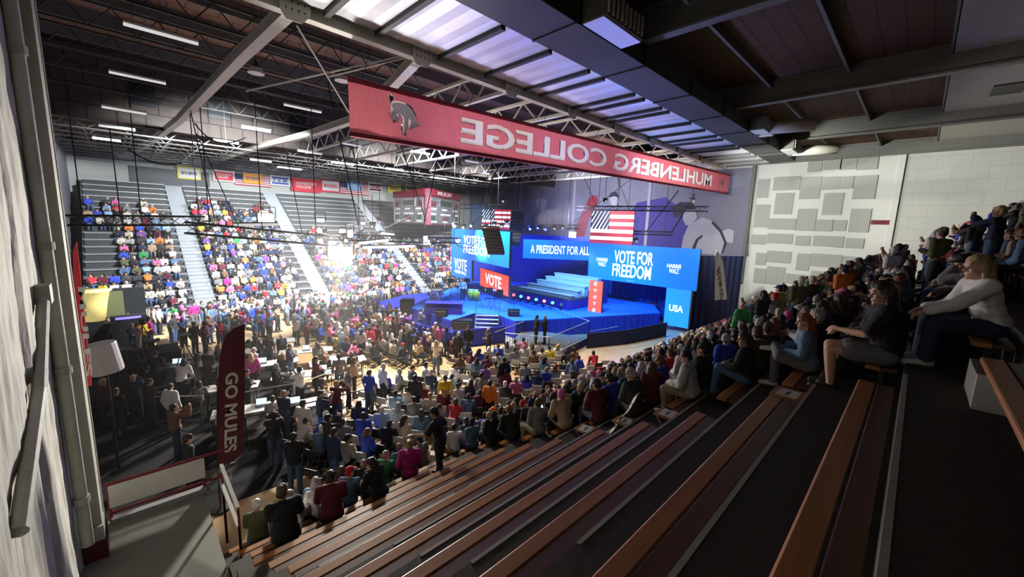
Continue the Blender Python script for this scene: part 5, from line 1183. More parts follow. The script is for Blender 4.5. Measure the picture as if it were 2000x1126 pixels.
# lamps on the rig
def fixture(name, label, p, aim, w_, h_, lens, dep=.4, group=None, energy=None):
    p = Vector(p); n = (Vector(aim)-p).normalized(); u = Vector((0, 0, 1)).cross(n).normalized(); v = n.cross(u)
    t = thing(name, label, 'light', p, group)
    MB().frame_box(p, u, v, n, -w_/2-.04, w_/2+.04, -h_/2-.04, h_/2+.04, -dep, -.02).build('housing', 'steel_black', t)
    MB().frame_box(p, u, v, n, -w_/2, w_/2, -h_/2, h_/2, -.02, 0).build('lens', lens, t)
    MB().path([p+u*(w_/2+.08), p+u*(w_/2+.08)+Vector((0, 0, h_/2+.35)), p-u*(w_/2+.08)+Vector((0, 0, h_/2+.35)), p-u*(w_/2+.08)], .02, 5).build('yoke', 'steel_black', t)
fixture('flood_lamp', 'blazing white rectangular flood lamp hanging over the court crowd', P(665, 494, 'y', 23), (4, 6, 6), 1.25, .72, 'lamp_white')
spots = [((684, 456), 23.5, .26, .42, 'lamp_white', 'small glaring lamp just above the big flood lamp'), ((676, 470), 23.5, .16, .16, 'lamp_soft', 'tiny lamp between the two glaring lamps'), ((831, 464), 24, .26, .2, 'lamp_white', 'small bright lamp on the truss left of the left screen, upper'), ((833, 473), 24, .42, .3, 'lamp_soft', 'bright lamp on the truss left of the left screen, lower'),
         ((520, 425), 25, .75, .45, 'lamp_soft', 'glowing white lamp above the slanting truss'), ((516, 416), 25.2, .4, .25, 'lamp_orange', 'small red glowing lamp above the slanting truss'), ((626, 430), 24, .4, .2, 'lamp_soft', 'small pale lamp on the slanting truss end'), ((709, 436), 24.5, .25, .15, 'lamp_soft', 'small pale lamp right of the flood lamp')]
for (px, py), Y, w_, h_, m, lb in spots: fixture('spot_lamp', lb, P(px, py, 'y', Y), (4, 4, 6), w_, h_, m, .35)
fixture('spot_lamp', 'glaring round lamp in front of the red stroke on the mural', P(1118, 458, 'x', 30), (0, 0, 7), .6, .5, 'lamp_white', .4)
for k, (a, c, lb) in enumerate((((699, 473), (757, 467), 'bright white bar lamp under the truss, upper one'), ((707, 481), (808, 479), 'bright white bar lamp under the truss, longer lower one'), ((742, 453), (768, 456), 'short pale bar lamp on the truss'), ((455, 437), (540, 436), 'pale level bar on the truss left of the red lamp'))):
    p, q = P(*a, 'y', 24), P(*c, 'y', 24); t = thing('bar_lamp', lb, 'light', (p+q)/2)
    MB().bar(p, q, .22, .16).build('housing', 'steel_black', t); MB().bar(p+Vector((0, -.12, -.05)), q+Vector((0, -.12, -.05)), .06, .13).build('tube', 'lamp_soft' if k < 2 else 'tube_white', t)
mov = [(888, 441), (905, 443), (920, 440), (948, 443), (965, 438), (980, 441), (990, 436), (1035, 446), (1050, 444), (1065, 447), (1082, 445), (1098, 444), (742, 432), (728, 440), (846, 478), (856, 470), (820, 486), (868, 484), (1352, 392), (1182, 392), (982, 392), (1242, 470)]
for k, (px, py) in enumerate(mov):
    p = P(px, py, 'y', 25.5) if px < 900 else azp(px, py, 33 if px < 1000 else 36)
    t = thing('moving_lamp', 'small moving stage lamp, %s along the rig from scoreboard to right screen' % NTH[1+sorted(q[0] for q in mov).index(px)], 'light', p, 'moving lamps on the rig')
    MB().box(p.x-.16, p.x+.16, p.y-.16, p.y+.16, p.z+.12, p.z+.24).build('base', 'steel_black', t)
    MB().lathe(p, [(.1, -.16), (.17, -.1), (.16, .1), (.1, .16)], 10, axis=(-.5, -.6, -.3)).build('head', 'steel_black' if k % 3 else 'plastic_white', t)
    MB().lathe(p+Vector((-.5, -.6, -.3)).normalized()*.165, [(.09, 0), (.08, .01)], 10, axis=(-.5, -.6, -.3)).build('lens', 'tube_white', t)
    MB().tube(p+Vector((0, 0, .24)), p+Vector((0, 0, 2.0)), .02, n=5).build('clamp', 'steel_black', t)

# ------------------------------------------------------------------ ramp with railings, stage gear
rp0, rp1, rp2, rp3 = flo(985, 702), flo(1070, 712), flo(1148, 672), flo(1020, 655)
t = thing('ramp_deck', 'grey ramp platform in front of the blue stage', 'ramp', (rp0[0]+2, rp0[1]+1, 0))
MB().flat([rp0, rp1, rp2, rp3], .38, .46).build('deck', 'steel_grey', t); wavy([rp3, rp0, rp1, rp2], 0, .38, .005, .5, .03).build('skirt', 'drape_navy', t)
def fence_(label, pts, z0, h, gap=.14, cat='railing', name='steel_railing', m='steel_black', top='aluminium'):
    t = thing(name, label, cat, (pts[0][0], pts[0][1], z0)); r = MB(); r2 = MB(); b_ = MB()
    for a, c in zip(pts[:-1], pts[1:]):
        a, c = Vector((a[0], a[1], z0)), Vector((c[0], c[1], z0)); L = (c-a).length; up = Vector((0, 0, h))
        r.tube(a+up, c+up, .025, n=6); r2.tube(a+up*.12, c+up*.12, .018, n=6)
        for e in (a, c): MB().tube(e, e+up, .028, n=6).build('post', m, t)
        for i in range(1, int(L/gap)): p = a.lerp(c, i*gap/L); b_.tube(p+up*.12, p+up, .008, n=4)
    r.build('rail', top, t); r2.build('lower_rail', m, t); b_.build('bars', m, t)
fence_('barred steel railing along the near edge of the ramp', [rp0, rp1, rp2], .46, 1.05)
fence_('barred steel railing at the stage side of the ramp', [flo(965, 690), flo(1022, 664)], .2, 1.05)
fence_('steel railing from the ramp corner to the violet stage skirt', [rp2, flo(1060, 632)], .46, 1.05, .5)
fence_('low steel handrail in front of the navy barrier', [flo(1150, 676), flo(1205, 664)], 0, .95, .8)
def gear(name, label, cat, px, py, z, w_, d_, h_, m, extra=None, ang=.75):
    p = P(px, py, 'z', z); t = thing(name, label, cat, p); u = Vector((math.cos(ang), -math.sin(ang), 0)); n = Vector((-u.y, u.x, 0))
    MB().frame_box(p, u, n, (0, 0, 1), -w_/2, w_/2, -d_/2, d_/2, .02, h_).build('body', m, t)
    if extra: extra(t, p, u, n)
    return t
def grille(w_, h_):
    return lambda t, p, u, n: MB().frame_box(p, u, n, (0, 0, 1), -w_/2*.9, w_/2*.9, -.5, -.3, h_*.08, h_*.92).build('grille', 'steel_dark', t)
gear('speaker_stack', 'tall black speaker box standing on the court inside the barrier', 'speaker', 796, 628, 0, .9, .8, 1.7, 'steel_black', grille(.9, 1.7))
gear('speaker_stack', 'black speaker box against the front of the stage', 'speaker', 902, 657, 0, 1.3, .8, 1.15, 'steel_black', grille(1.3, 1.15))
gear('floor_monitor', 'black wedge monitor on the blue stage near the draped table', 'speaker', 862, 616, ST, .8, .5, .4, 'steel_black', grille(.8, .4))
gear('floor_monitor', 'black wedge monitor in the middle of the stage front', 'speaker', 1003, 615, ST, .8, .5, .4, 'steel_black', grille(.8, .4))
gear('floor_monitor', 'small black wedge monitor left of the draped table', 'speaker', 838, 606, ST, .6, .45, .4, 'steel_black', grille(.6, .4))
gear('draped_table', 'violet draped table on the left part of the stage', 'table', 868, 611, ST, 2.4, .9, .72, 'riser_side', lambda t, p, u, n: MB().frame_box(p, u, n, (0, 0, 1), -1.25, 1.25, -.5, .5, .72, .76).build('top', 'skirt_blue', t))
def drum(label, px, py, m, r=.3, h=.8):
    p = P(px, py, 'z', ST); t = thing('tall_drum', label, 'drum', p)
    MB().lathe((p.x, p.y, ST+.05), [(r*.7, 0), (r*1.02, h*.55), (r*.95, h)], 16).build('shell', m, t, smooth=True)
    MB().lathe((p.x, p.y, ST+.05+h), [(r*.97, 0), (r*.97, .03)], 16).build('skin', 'paper', t); MB().lathe((p.x, p.y, ST), [(r*.6, 0), (r*.6, .05)], 12).build('foot', 'steel_black', t)
mat('drum_yellow', (.75, .50, .04), .35)
drum('yellow tall drum on the blue stage, left of the pair', 920, 586, 'drum_yellow'); drum('yellow tall drum on the blue stage, right of the pair', 930, 587, 'drum_yellow')
def stand(label, px, py, z, h, plate, name='music_stand', cat='stand'):
    p = P(px, py, 'z', z); t = thing(name, label, cat, p)
    for a in (0, 2.1, 4.2): MB().tube((p.x+.3*math.cos(a), p.y+.3*math.sin(a), z), (p.x, p.y, z+.3), .014, n=5).build('leg', 'steel_black', t)
    MB().tube((p.x, p.y, z+.28), (p.x, p.y, z+h), .014, n=5).build('pole', 'steel_black', t)
    if plate: MB().frame_box((p.x, p.y, z+h), (.7, -.7, 0), (.2, .2, .95), (-.68, -.68, .28), -.25, .25, -.05, .3, 0, .02).build('desk', 'steel_black', t)
    else: MB().ball((p.x, p.y, z+h+.03), .03, .03, .05, 8, 5).build('microphone', 'steel_dark', t)
for k, (px, py, pl) in enumerate(((862, 604, 0), (893, 590, 0), (965, 604, 0), (1003, 613, 0), (940, 600, 1), (955, 602, 1), (975, 607, 1), (880, 580, 1), (912, 578, 1), (870, 585, 0))):
    stand('black %s on the blue stage, %s from the left' % ('music stand' if pl else 'microphone stand', NTH[1 + sum(1 for q in ((862, 0), (893, 0), (965, 0), (1003, 0), (940, 1), (955, 1), (975, 1), (880, 1), (912, 1), (870, 0)) if q[1] == pl and q[0] < px)]), px, py, ST, 1.25 if pl else 1.5, pl, 'music_stand' if pl else 'microphone_stand')
def drumkit(px, py):
    p = P(px, py, 'z', ST); t = thing('drum_kit', 'drum kit with pale cymbals at the back left of the stage', 'drum kit', p)
    for dx, dy, r, h, z in ((0, 0, .3, .4, .05), (.55, .2, .22, .3, .45), (-.5, .2, .2, .28, .5), (.1, .6, .3, .5, .1)): MB().lathe((p.x+dx, p.y+dy, ST+z), [(r, 0), (r, h)], 14).build('drum', 'plastic_white', t); MB().tube((p.x+dx, p.y+dy, ST), (p.x+dx, p.y+dy, ST+z), .02, n=5).build('leg', 'aluminium', t)
    for dx, dy in ((-.8, .3), (.9, .3), (.2, .9)): MB().tube((p.x+dx, p.y+dy, ST), (p.x+dx, p.y+dy, ST+1.2), .015, n=5).build('cymbal_stand', 'aluminium', t); MB().lathe((p.x+dx, p.y+dy, ST+1.2), [(.24, 0), (.05, .04)], 14).build('cymbal', 'drum_yellow', t)
drumkit(852, 589)
drumkit_b = gear('keyboard', 'pale electric keyboard on a stand at the back of the stage', 'keyboard', 958, 585, ST, 1.3, .4, .10, 'plastic_white'); 
for o in [c for c in drumkit_b.children]: o.location.z += .75
for s in (-.5, .5): 
    p = P(958, 585, 'z', ST); u = Vector((math.cos(.75), -math.sin(.75), 0)); MB().bar(p+u*s, p-u*s*.3+Vector((0, 0, .76)), .03).build('leg', 'steel_black', drumkit_b)

# ------------------------------------------------------------------ press area, court-side things
def folding_table(label, x, y, w_, d_, ang, group='tables of the press area', m='table_top', z=.74):
    t = thing('folding_table', label, 'table', (x, y, 0), group); u = Vector((math.cos(ang), math.sin(ang), 0)); n = Vector((-u.y, u.x, 0)); o = Vector((x, y, 0))
    MB().frame_box(o, u, n, (0, 0, 1), -w_/2, w_/2, -d_/2, d_/2, z-.04, z).build('tabletop', m, t)
    for a in (-1, 1):
        for b_ in (-1, 1): p = o+u*(a*(w_/2-.15))+n*(b_*(d_/2-.08)); MB().tube(p, p+Vector((0, 0, z-.04)), .016, n=6).build('leg', 'steel_dark', t)
tb = [(5.2, 17.6), (6.9, 18.3), (4.4, 19.9), (6.3, 20.8), (2.9, 15.3), (4.3, 14.6), (3.3, 22.6), (5.3, 23.4), (1.6, 22.0), (2.4, 18.0)]
tl_ = ['table in the middle of the press area', 'press table nearest the barrier crowd', 'table behind the maroon feather flag', 'table far out below the flood lamp', 'table just right of the flag foot', 'press table nearest the low benches', 'table beyond the dark riser', 'press table nearest the far stand', 'table behind the dark camera riser', 'table beside the dark camera riser']
for k, (x, y) in enumerate(tb): folding_table('pale folding ' + tl_[k], x, y, 2.4, .76, -.35 + .1*(k % 3))
lt = [(2.4, 18.0, 0), (2.8, 17.9, 1), (5.0, 17.6, 0), (5.9, 17.4, 1), (6.7, 18.4, 0), (4.2, 20.0, 1), (3.1, 15.3, 0), (4.0, 14.7, 1), (3.2, 22.6, 0), (1.4, 22.1, 1), (6.3, 20.8, 0)]
for k, (x, y, o_) in enumerate(lt):
    t = thing('laptop', 'open laptop with glowing screen on the ' + ['table beside the dark riser, left one', 'table beside the dark riser, right one', 'table fourth out, left one', 'table fourth out, right one', 'table nearest the barrier crowd', 'table behind the feather flag', 'table right of the flag foot', 'table nearest the low benches', 'table beyond the dark riser', 'table behind the camera riser', 'table far below the flood lamp'][k], 'laptop', (x, y, .74), 'laptops of the press area')
    u = Vector((math.cos(-.3), math.sin(-.3), 0)); n = Vector((-u.y, u.x, 0)); o = Vector((x, y, .742))
    MB().frame_box(o, u, n, (0, 0, 1), -.17, .17, -.12, .12, 0, .015).build('base', 'steel_dark', t)
    c_ = MB().frame_box(o+n*.12, u, (n*.3+Vector((0, 0, .95))).normalized(), u.cross((n*.3+Vector((0, 0, .95))).normalized()), -.17, .17, 0, .23, -.006, .006).build('lid', 'steel_dark', t)
    MB().frame_box(o+n*.12, u, (n*.3+Vector((0, 0, .95))).normalized(), u.cross((n*.3+Vector((0, 0, .95))).normalized()), -.155, .155, .012, .218, .006, .009).build('screen', 'laptop_glow', c_)
tag(MB().box(-1.2, 2.0, 18.8, 21.2, 0, .9).build('camera_riser', 'dark_cloth', loc=(.4, 20, 0)), 'black draped camera riser left of the maroon feather flag', 'riser')
tag(MB().box(-1.6, 1.7, 23.4, 25.0, 0, 1.0).build('camera_riser', 'dark_cloth', loc=(.1, 24, 0)), 'black draped riser behind the nearer camera riser', 'riser')
tag(MB().box(-2.4, .9, 31.9, 32.2, 0, 2.9).build('black_curtain', 'dark_cloth', loc=(-1, 32, 0)), 'black curtain panel at the foot of the far stand by the column', 'curtain')
def video_camera(label, x, y, z):
    t = thing('video_camera', label, 'camera', (x, y, z))
    for a in (.3, 2.4, 4.5): MB().tube((x+.4*math.cos(a), y+.4*math.sin(a), z), (x, y, z+1.2), .02, n=6).build('leg', 'steel_black', t)
    MB().box(x-.1, x+.1, y-.28, y+.2, z+1.25, z+1.5).build('body', 'steel_black', t); MB().tube((x+.05, y+.1, z+1.38), (x+.25, y+.35, z+1.38), .07, n=10).build('lens', 'steel_dark', t); MB().tube((x, y, z+1.18), (x, y, z+1.25), .06, n=8).build('head', 'steel_black', t)
for k, (x, y, z) in enumerate(((-.2, 19.6, .9), (.6, 20.4, .9), (1.6, 20.6, .9), (-.6, 24.2, 1.0), (.5, 24.4, 1.0))): video_camera('black video camera on a tripod, %s on the %s riser' % (['left', 'middle', 'right', 'left', 'right'][k], 'nearer' if k < 3 else 'farther'), x, y, z)
fence_('grey steel crowd barrier below the dark riser', [(.45, 17.5), (1.6, 16.6)], .1, 1.0, .6, 'barrier', 'crowd_barrier', 'steel_grey', 'wall_grey')
fence_('black pipe railing between the press tables and the feather flag', [(2.2, 16.4), (4.6, 16.0), (7.4, 16.9)], 0, 1.0, 1.6, 'barrier', 'crowd_barrier', 'steel_black', 'aluminium')
fence_('black pipe railing along the nearest chairs', [(2.4, 14.1), (6.3, 13.8)], 0, 1.0, 1.4, 'barrier', 'crowd_barrier', 'steel_black', 'steel_black')
q = P(208, 722, 'y', 15.0)
t = thing('white_drum', 'tilted white drum on a dark post beside the grey column', 'drum', (q.x, 15, 0))
MB().lathe((q.x+.02, 15, q.z-.05), [(.34, 0), (.35, .03), (.35, .77), (.34, .8)], 20, axis=(-.14, 0, 1)).build('drum', 'plastic_white', t, smooth=False)
MB().tube((q.x, 15, 0), (q.x, 15, q.z), .03, n=8).build('post', 'steel_black', t); MB().lathe((q.x, 15, 0), [(.16, 0), (.15, .05)], 14).build('base', 'steel_black', t)
q = P(182, 598, 'y', 30)
t = thing('yellow_bin', 'yellow tapered tub with a painted glow beside the grey column below the far stand', 'bin', (q.x, 30, 0))
MB().lathe((q.x, 30, q.z-.75), [(.42, 0), (.55, .9), (.68, 1.5), (.8, 1.6)], 18).build('tub', 'tub_painted_glow', t, smooth=True); MB().box(q.x-.5, q.x+.5, 29.6, 30.4, 0, q.z-.75).build('stand', 'dark_cloth', t)
q = P(215, 596, 'y', 30.4)
tag(MB().box(q.x-.55, q.x+.55, 30.3, 30.5, q.z-.8, q.z+.75).box(q.x-.5, q.x-.4, 30.3, 30.5, 0, q.z-.8).box(q.x+.4, q.x+.5, 30.3, 30.5, 0, q.z-.8).build('olive_panel', 'top_olive', loc=(q.x, 30.4, 0)), 'olive panel standing right of the yellow tub', 'panel')
q = P(250, 612, 'y', 29); t = thing('console_lights', 'small console with a violet glowing strip near the yellow tub', 'console', (q.x, 29, 0)); mat('lamp_violet', (.2, .15, .9), .4, var=0, emit=1.6, ecol=(.18, .15, 1))
MB().box(q.x-.7, q.x+.7, 28.8, 29.3, 0, q.z-.1).build('body', 'dark_cloth', t); MB().box(q.x-.5, q.x+.5, 28.78, 28.8, q.z-.25, q.z-.13).build('strip', 'lamp_violet', t)

# folding chairs on the floor
def chair(x, y, ya, label, group, m):
    t = thing('folding_chair', label, 'chair', (x, y, 0), group); ca, sa = math.cos(ya), math.sin(ya); W_ = lambda a, b_, z: Vector((x+a*ca-b_*sa, y+a*sa+b_*ca, z)); u = Vector((ca, sa, 0)); n = Vector((-sa, ca, 0))
    o = Vector((x, y, 0))
    return t, o, u, n
def chair_parts(x, y, ya, label, group, m):
    t, o, u, n = chair(x, y, ya, label, group, m)
    MB().frame_box(o, u, n, (0, 0, 1), -.2, .2, -.2, .2, .375, .405).build('seat', m, t)
    MB().frame_box(o-n*.24, u, (Vector((0, 0, 1))-n*.15).normalized(), n, -.2, .2, .55, .80, -.01, .015).build('backrest', m, t)
    for s in (-.21, .21): MB().path([o+u*s+n*.22, o+u*s-n*.22+Vector((0, 0, .42)), o+u*s-n*.33+Vector((0, 0, .82))], .012, 5).build('front_leg', 'steel_grey', t); MB().path([o+u*s-n*.24, o+u*s+n*.12+Vector((0, 0, .40))], .012, 5).build('rear_leg', 'steel_grey', t)
    return t
cproto = {}
def add_chair(x, y, ya, label, group, m):
    if m not in cproto:
        cproto[m] = chair_parts(0, 0, 0, label, group, m); r = cproto[m]
    else:
        r = cproto[m].copy(); COL.objects.link(r)
        for ch in cproto[m].children: c_ = ch.copy(); COL.objects.link(c_); c_.parent = r
    r.location = (x, y, 0); r.rotation_euler = (0, 0, ya); r['label'] = label; r['group'] = group
for x, y, ya, r_, k in chairs:
    h = project((x, y, .5))
    if h and -20 < h[0] < 2020 and h[1] < 1150:
        add_chair(x, y, ya, '%s folding chair, %s chair row on floor, %s from flag' % ('white' if k % 3 else 'black', NTH[r_+1], NTH[k+1]), 'chairs of the floor rows', 'chair_white' if k % 3 else 'chair_black')
for s in slots:
    if s.get('chair') and s['px'][2] < 22: add_chair(s['x'], s['y'], s['yaw'], 'black folding chair, %s' % s['where'].replace('seated ', ''), 'chairs before the stage barrier', 'chair_black')

# court-side and stage people read from the photograph (head position -> standing spot)
CS = [((590, 785), 'stand', 'white', 'khaki', 'brown', 'short', 'tee', -.4, 'person in a white polo standing alone right of the feather flag'), ((572, 850), 'watch', 'black', 'denim', 'black', 'short', 'coat', .2, 'person in a black jacket standing behind the low benches, near the flag'), ((650, 840), 'stand', 'navy', 'denim', 'dark_brown', 'short', 'coat', -.9, 'person in a navy jacket standing at the floor chairs'),
      ((690, 700), 'watch', 'tan', 'black', 'auburn', 'long', 'coat', -1.2, 'person in a tan coat with auburn hair on the open court'), ((720, 725), 'stand', 'royal_blue', 'denim', 'brown', 'short', 'tee', -.6, 'person in royal blue standing on the open court'), ((747, 712), 'stand', 'white', 'navy', 'grey', 'cap', 'top', -1.0, 'person in white with a cap on the open court beside the blue one'),
      ((640, 812), 'film', 'charcoal', 'black', 'black', 'short', 'top', -.7, 'person in charcoal holding both hands up by the chairs'), ((490, 692), 'stand', 'magenta', 'black', 'blond', 'long', 'top', .4, 'person in magenta standing at the press table right of the flag'), ((497, 680), 'watch', 'white', 'black', 'white', 'short', 'top', 2.6, 'white haired person in white facing the magenta one'),
      ((775, 600), 'stand', 'black', 'black', 'black', 'short', 'coat', .9, 'person in black on the bare court inside the barrier, right one'), ((757, 600), 'watch', 'black', 'black', 'dark_brown', 'short', 'coat', -.8, 'person in black on the bare court inside the barrier, left one'), ((722, 640), 'stand', 'red', 'black', 'black', 'short', 'coat', -.5, 'person in bright red at the corner of the blue barrier'),
      ((915, 637), 'stand', 'black', 'black', 'black', 'short', 'coat', 2.6, 'person in black standing before the barrier left of the ramp'), ((955, 642), 'watch', 'charcoal', 'black', 'grey', 'short', 'coat', 2.2, 'person in charcoal at the barred railing of the ramp'), ((455, 640), 'stand', 'navy', 'navy', 'brown', 'short', 'top', -.8, 'person in navy behind the top of the feather flag'),
      ((810, 735), 'stand', 'charcoal', 'black', 'dark_brown', 'short', 'coat', -.4, 'person in charcoal standing at the end of the open court'), ((870, 735), 'stand', 'yellow', 'white' if False else 'khaki', 'brown', 'short', 'tee', .2, 'person in yellow standing among the floor chairs'), ((985, 700), 'stand', 'black', 'black', 'dark_brown', 'short', 'coat', .5, 'person in black standing on the court aisle below the ramp'),
      ((940, 730), 'stand', 'grey', 'grey', 'black', 'short', 'top', -.8, 'person all in grey standing beside the orange shirt'), ((957, 745), 'stand', 'orange', 'black', 'black', 'short', 'top', -.6, 'person in orange standing on the floor below the ramp')]
for (px, py), T, top, trou, hc, st, cut, ya, lb in CS:
    p = P(px, py, 'z', 1.66); person((p.x, p.y, 0), ya-.6, T, top, trou, hc, st, 'fair', lb, 'people standing on the court', cut, cap='white')
p = P(830, 602, 'z', 1.66); person((p.x-.4, p.y-.1, 0), -1.8, 'watch', 'grey', 'black', 'black', 'short', 'fair', 'person in grey standing against the side of the blue stage', 'people standing on the court', 'coat')
p = P(1048, 617, 'z', 2.12); person((p.x, p.y, .46), -1.9, 'watch', 'black', 'black', 'black', 'short', 'tan', 'person in black on the ramp, left of the two talking', 'people on the ramp', 'coat')
p = P(1066, 617, 'z', 2.12); person((p.x, p.y, .46), 1.0, 'watch', 'black', 'black', 'grey', 'short', 'fair', 'grey haired person in black on the ramp, right of the two talking', 'people on the ramp', 'coat')
p = P(904, 552, 'z', ST+1.4); person((p.x, p.y, ST), 2.6, 'stand', 'white', 'black', 'brown', 'short', 'fair', 'person in white on the back of the stage below the VOTE screen', 'people on the stage', 'top')
for k, (px, py, T, top, trou, z, x0) in enumerate(((352, 722, 'lean', 'white', 'black', .9, 0), (405, 700, 'look', 'black', 'black', .9, 0), (300, 705, 'phone', 'black', 'black', .9, 0), (262, 690, 'slump', 'charcoal', 'black', .9, 0))):
    p = P(px, py, 'z', z+.9); t = thing('stool', 'dark box seat on the nearer camera riser, %s from the column' % NTH[4-k], 'stool', (p.x, p.y, z), 'seats on the camera riser'); MB().box(p.x-.2, p.x+.2, p.y-.2, p.y+.2, z, z+.41).build('seat', 'dark_cloth', t)
    person((p.x, p.y, z+.41), -.5, T, top, trou, 'dark_brown', 'long' if k == 0 else 'short', 'fair', ['person in white seated on the dark camera riser', 'person in black seated right of the white one on the riser', 'person in black bent over a phone on the riser', 'person in charcoal seated on the riser nearest the column'][k], 'people on the camera riser', 'top')
# crew and press standing about the dark press area
tag(MB().box(-2.4, 5.4, 11.4, 25.2, 0, .012).build('floor_mat', 'dark_cloth', loc=(1.5, 18, 0)), 'black mat covering the court floor under the press area', 'mat')
seen_ = []
for k in range(200):
    x, y = rp.uniform(-1.6, 7.0), rp.uniform(12.2, 25)
    if len(seen_) >= 38: break
    if any(abs(x-a) < 1.45 and abs(y-c) < .85 for a, c in tb) or (-1.4 < x < 2.2 and 18.6 < y < 21.4) or (-1.8 < x < 1.9 and 23.2 < y < 25.2): continue
    if any(math.hypot(x-a, y-c) < .75 for a, c in seen_) or any(math.hypot(x-ch[0], y-ch[1]) < .6 for ch in chairs): continue
    if (x < .3 and y < 16): continue
    seen_.append((x, y)); m = rp.choice(['black', 'black', 'charcoal', 'navy', 'grey', 'brown', 'white', 'denim', 'maroon']); ct = rp.choice(['top', 'coat', 'tee']); hh = rp.choice(['black', 'dark_brown', 'brown', 'grey', 'blond'])
    tbk = min(range(len(tb)), key=lambda q: (tb[q][0]-x)**2+(tb[q][1]-y)**2); sidew = ('behind' if y > tb[tbk][1] else 'before') 
    person((x, y, .012), rp.uniform(-2.2, .6), rp.choice(STAND), m, rp.choice(['black', 'denim', 'navy']), hh, rp.choice(['short', 'short', 'long']), pick(SK), 'standing person, %s %s, %s hair, %s the %s' % (m, GARM[ct], hh.replace('dark_brown', 'dark'), sidew, tl_[tbk]), 'crew standing in the press area', ct)
# people at the press tables
for k, (x, y) in enumerate(tb):
    for s in (-.6, .55):
        a = -.35+.1*(k % 3); u = Vector((math.cos(a), math.sin(a), 0)); n = Vector((-u.y, u.x, 0)); p = Vector((x, y, 0)) + u*s - n*.62
        m = rp.choice(['black', 'charcoal', 'white', 'grey', 'navy', 'pale_grey']); q = 'left' if s < 0 else 'right'
        add_chair(p.x, p.y, a, 'black folding chair, %s one at the %s' % (q, tl_[k]), 'chairs of the press area', 'chair_black')
        person((p.x, p.y, .41), a, rp.choice(['lean', 'phone', 'slump']), m, 'black', pick(HT), rp.choice(['short', 'long']), 'fair', 'person in %s, %s seat at the %s' % (m.replace('_', ' '), q, tl_[k]), 'people at the press tables', 'top')

# ------------------------------------------------------------------ the people nearest the camera, each posed for itself
def special(name, row, x, label, T, top, trou, hc, st, skin, cut, yaw=0, shoes='shoe_dark', cap='charcoal', scale=1.0, dy=0, vox=.0085):
    TP[name] = template(name, vox=vox, cvox=.012, **T)
    return person((x, SEATY(row)-.15+dy, SEATZ(row)), yaw, name, top, trou, hc, st, skin, label, 'people nearest the camera', cut, True, shoes, scale, cap=cap)
special('near_grey', 5, 7.12, 'man in a pale grey jacket and khaki trousers beside the third reserved stool', dict(lean=14, twist=6, yaw=22, pitch=-8, hands={-1: (-.10, .34, .22), 1: (.08, .33, .24)}, foot=-.04, spread=.14), 'pale_grey', 'khaki', 'black', 'short', 'fair', 'coat', .1, 'shoe_white')
special('near_grey_friend', 5, 7.75, 'person in a charcoal jacket sitting close behind the man in pale grey', dict(lean=10, twist=-10, yaw=18, hands={-1: (-.1, .3, .22), 1: (.1, .3, .22)}), 'charcoal', 'black', 'black', 'short', 'tan', 'coat', 0)
special('near_denim', 7, 7.2, 'person with long auburn hair in a denim jacket sitting with one ankle on the knee', dict(lean=12, twist=8, yaw=10, hands={-1: (-.12, .30, .26), 1: (.02, .36, .28)}, knees={-1: (-.26, .36, .20), 1: (.13, .43, .10)}, feet={-1: (.10, .46, .26), 1: (.13, .42, -.31)}, palms={-1: (0, 0, -1), 1: (0, 0, -1)}), 'denim', 'grey', 'auburn', 'long', 'fair', 'top', .1, 'shoe_white')
special('near_curly', 8, 6.62, 'person with long dark curly hair in a black T-shirt and shorts on the aisle end', dict(lean=10, twist=4, yaw=12, pitch=-6, hands={-1: (-.02, .40, .30), 1: (.08, .38, .28)}, palms={-1: (.6, -.3, -.7), 1: (-.6, -.3, -.7)}, shorts=True, knee=(.46, .40), foot=-.02), 'black', 'grey', 'dark_brown', 'long', 'fair', 'tee', .15, 'shoe_dark', scale=1.16)
special('near_blond', 9, 6.85, 'person with long blond hair, white sleeves and dark jeans leaning forward at the frame edge', dict(lean=20, twist=10, yaw=6, pitch=2, hands={-1: (-.16, .56, .20), 1: (.10, .50, .22)}, spread=.15, foot=.05), 'white', 'navy', 'blond', 'long', 'fair', 'top', .2, 'shoe_white', scale=1.07)
special('near_cap', 9, 9.0, 'person in a dark cap with a hand raised to the face, grey hoodie', dict(lean=20, twist=8, yaw=14, hands={-1: (.0, .26, .66), 1: (.06, .40, .24)}, palms={-1: (.2, -1, 0), 1: (-.8, 0, -.6)}, elbow={-1: (-.3, .6, -.9)}), 'grey', 'black', 'brown', 'cap', 'fair', 'coat', .2)
special('near_dark', 9, 8.0, 'person in a black coat, short dark hair, between the blond one and the capped one', dict(lean=8, twist=6, yaw=30, hands={-1: (-.1, .3, .22), 1: (.1, .3, .22)}), 'black', 'black', 'dark_brown', 'short', 'fair', 'coat', .1)
special('near_jeans', 6, 7.3, 'person in a black top and blue jeans, knees up, below the denim jacket', dict(lean=10, twist=4, yaw=24, hands={-1: (-.1, .34, .26), 1: (.1, .33, .26)}, knees={-1: (-.10, .42, .20), 1: (.12, .43, .12)}, feet={-1: (-.1, .46, -.26), 1: (.12, .42, -.31)}), 'black', 'denim', 'dark_brown', 'long', 'tan', 'top', 0)
special('near_row_eight', 8, 7.3, 'person in a maroon sweater sitting just behind the black T-shirt and shorts', dict(lean=14, twist=10, yaw=10, hands={-1: (-.1, .33, .22), 1: (.1, .33, .22)}), 'maroon', 'black', 'brown', 'short', 'fair', 'top', .1)
special('low_black', -1, 1.75, 'broad person in a black T-shirt, brown hair, nearest the white handrails', dict(lean=22, twist=6, yaw=-20, hands={-1: (-.05, .46, .26), 1: (.08, .45, .26)}, spread=.15, slim=1.12), 'black', 'black', 'brown', 'short', 'fair', 'tee', -.2, scale=1.16, vox=.01)
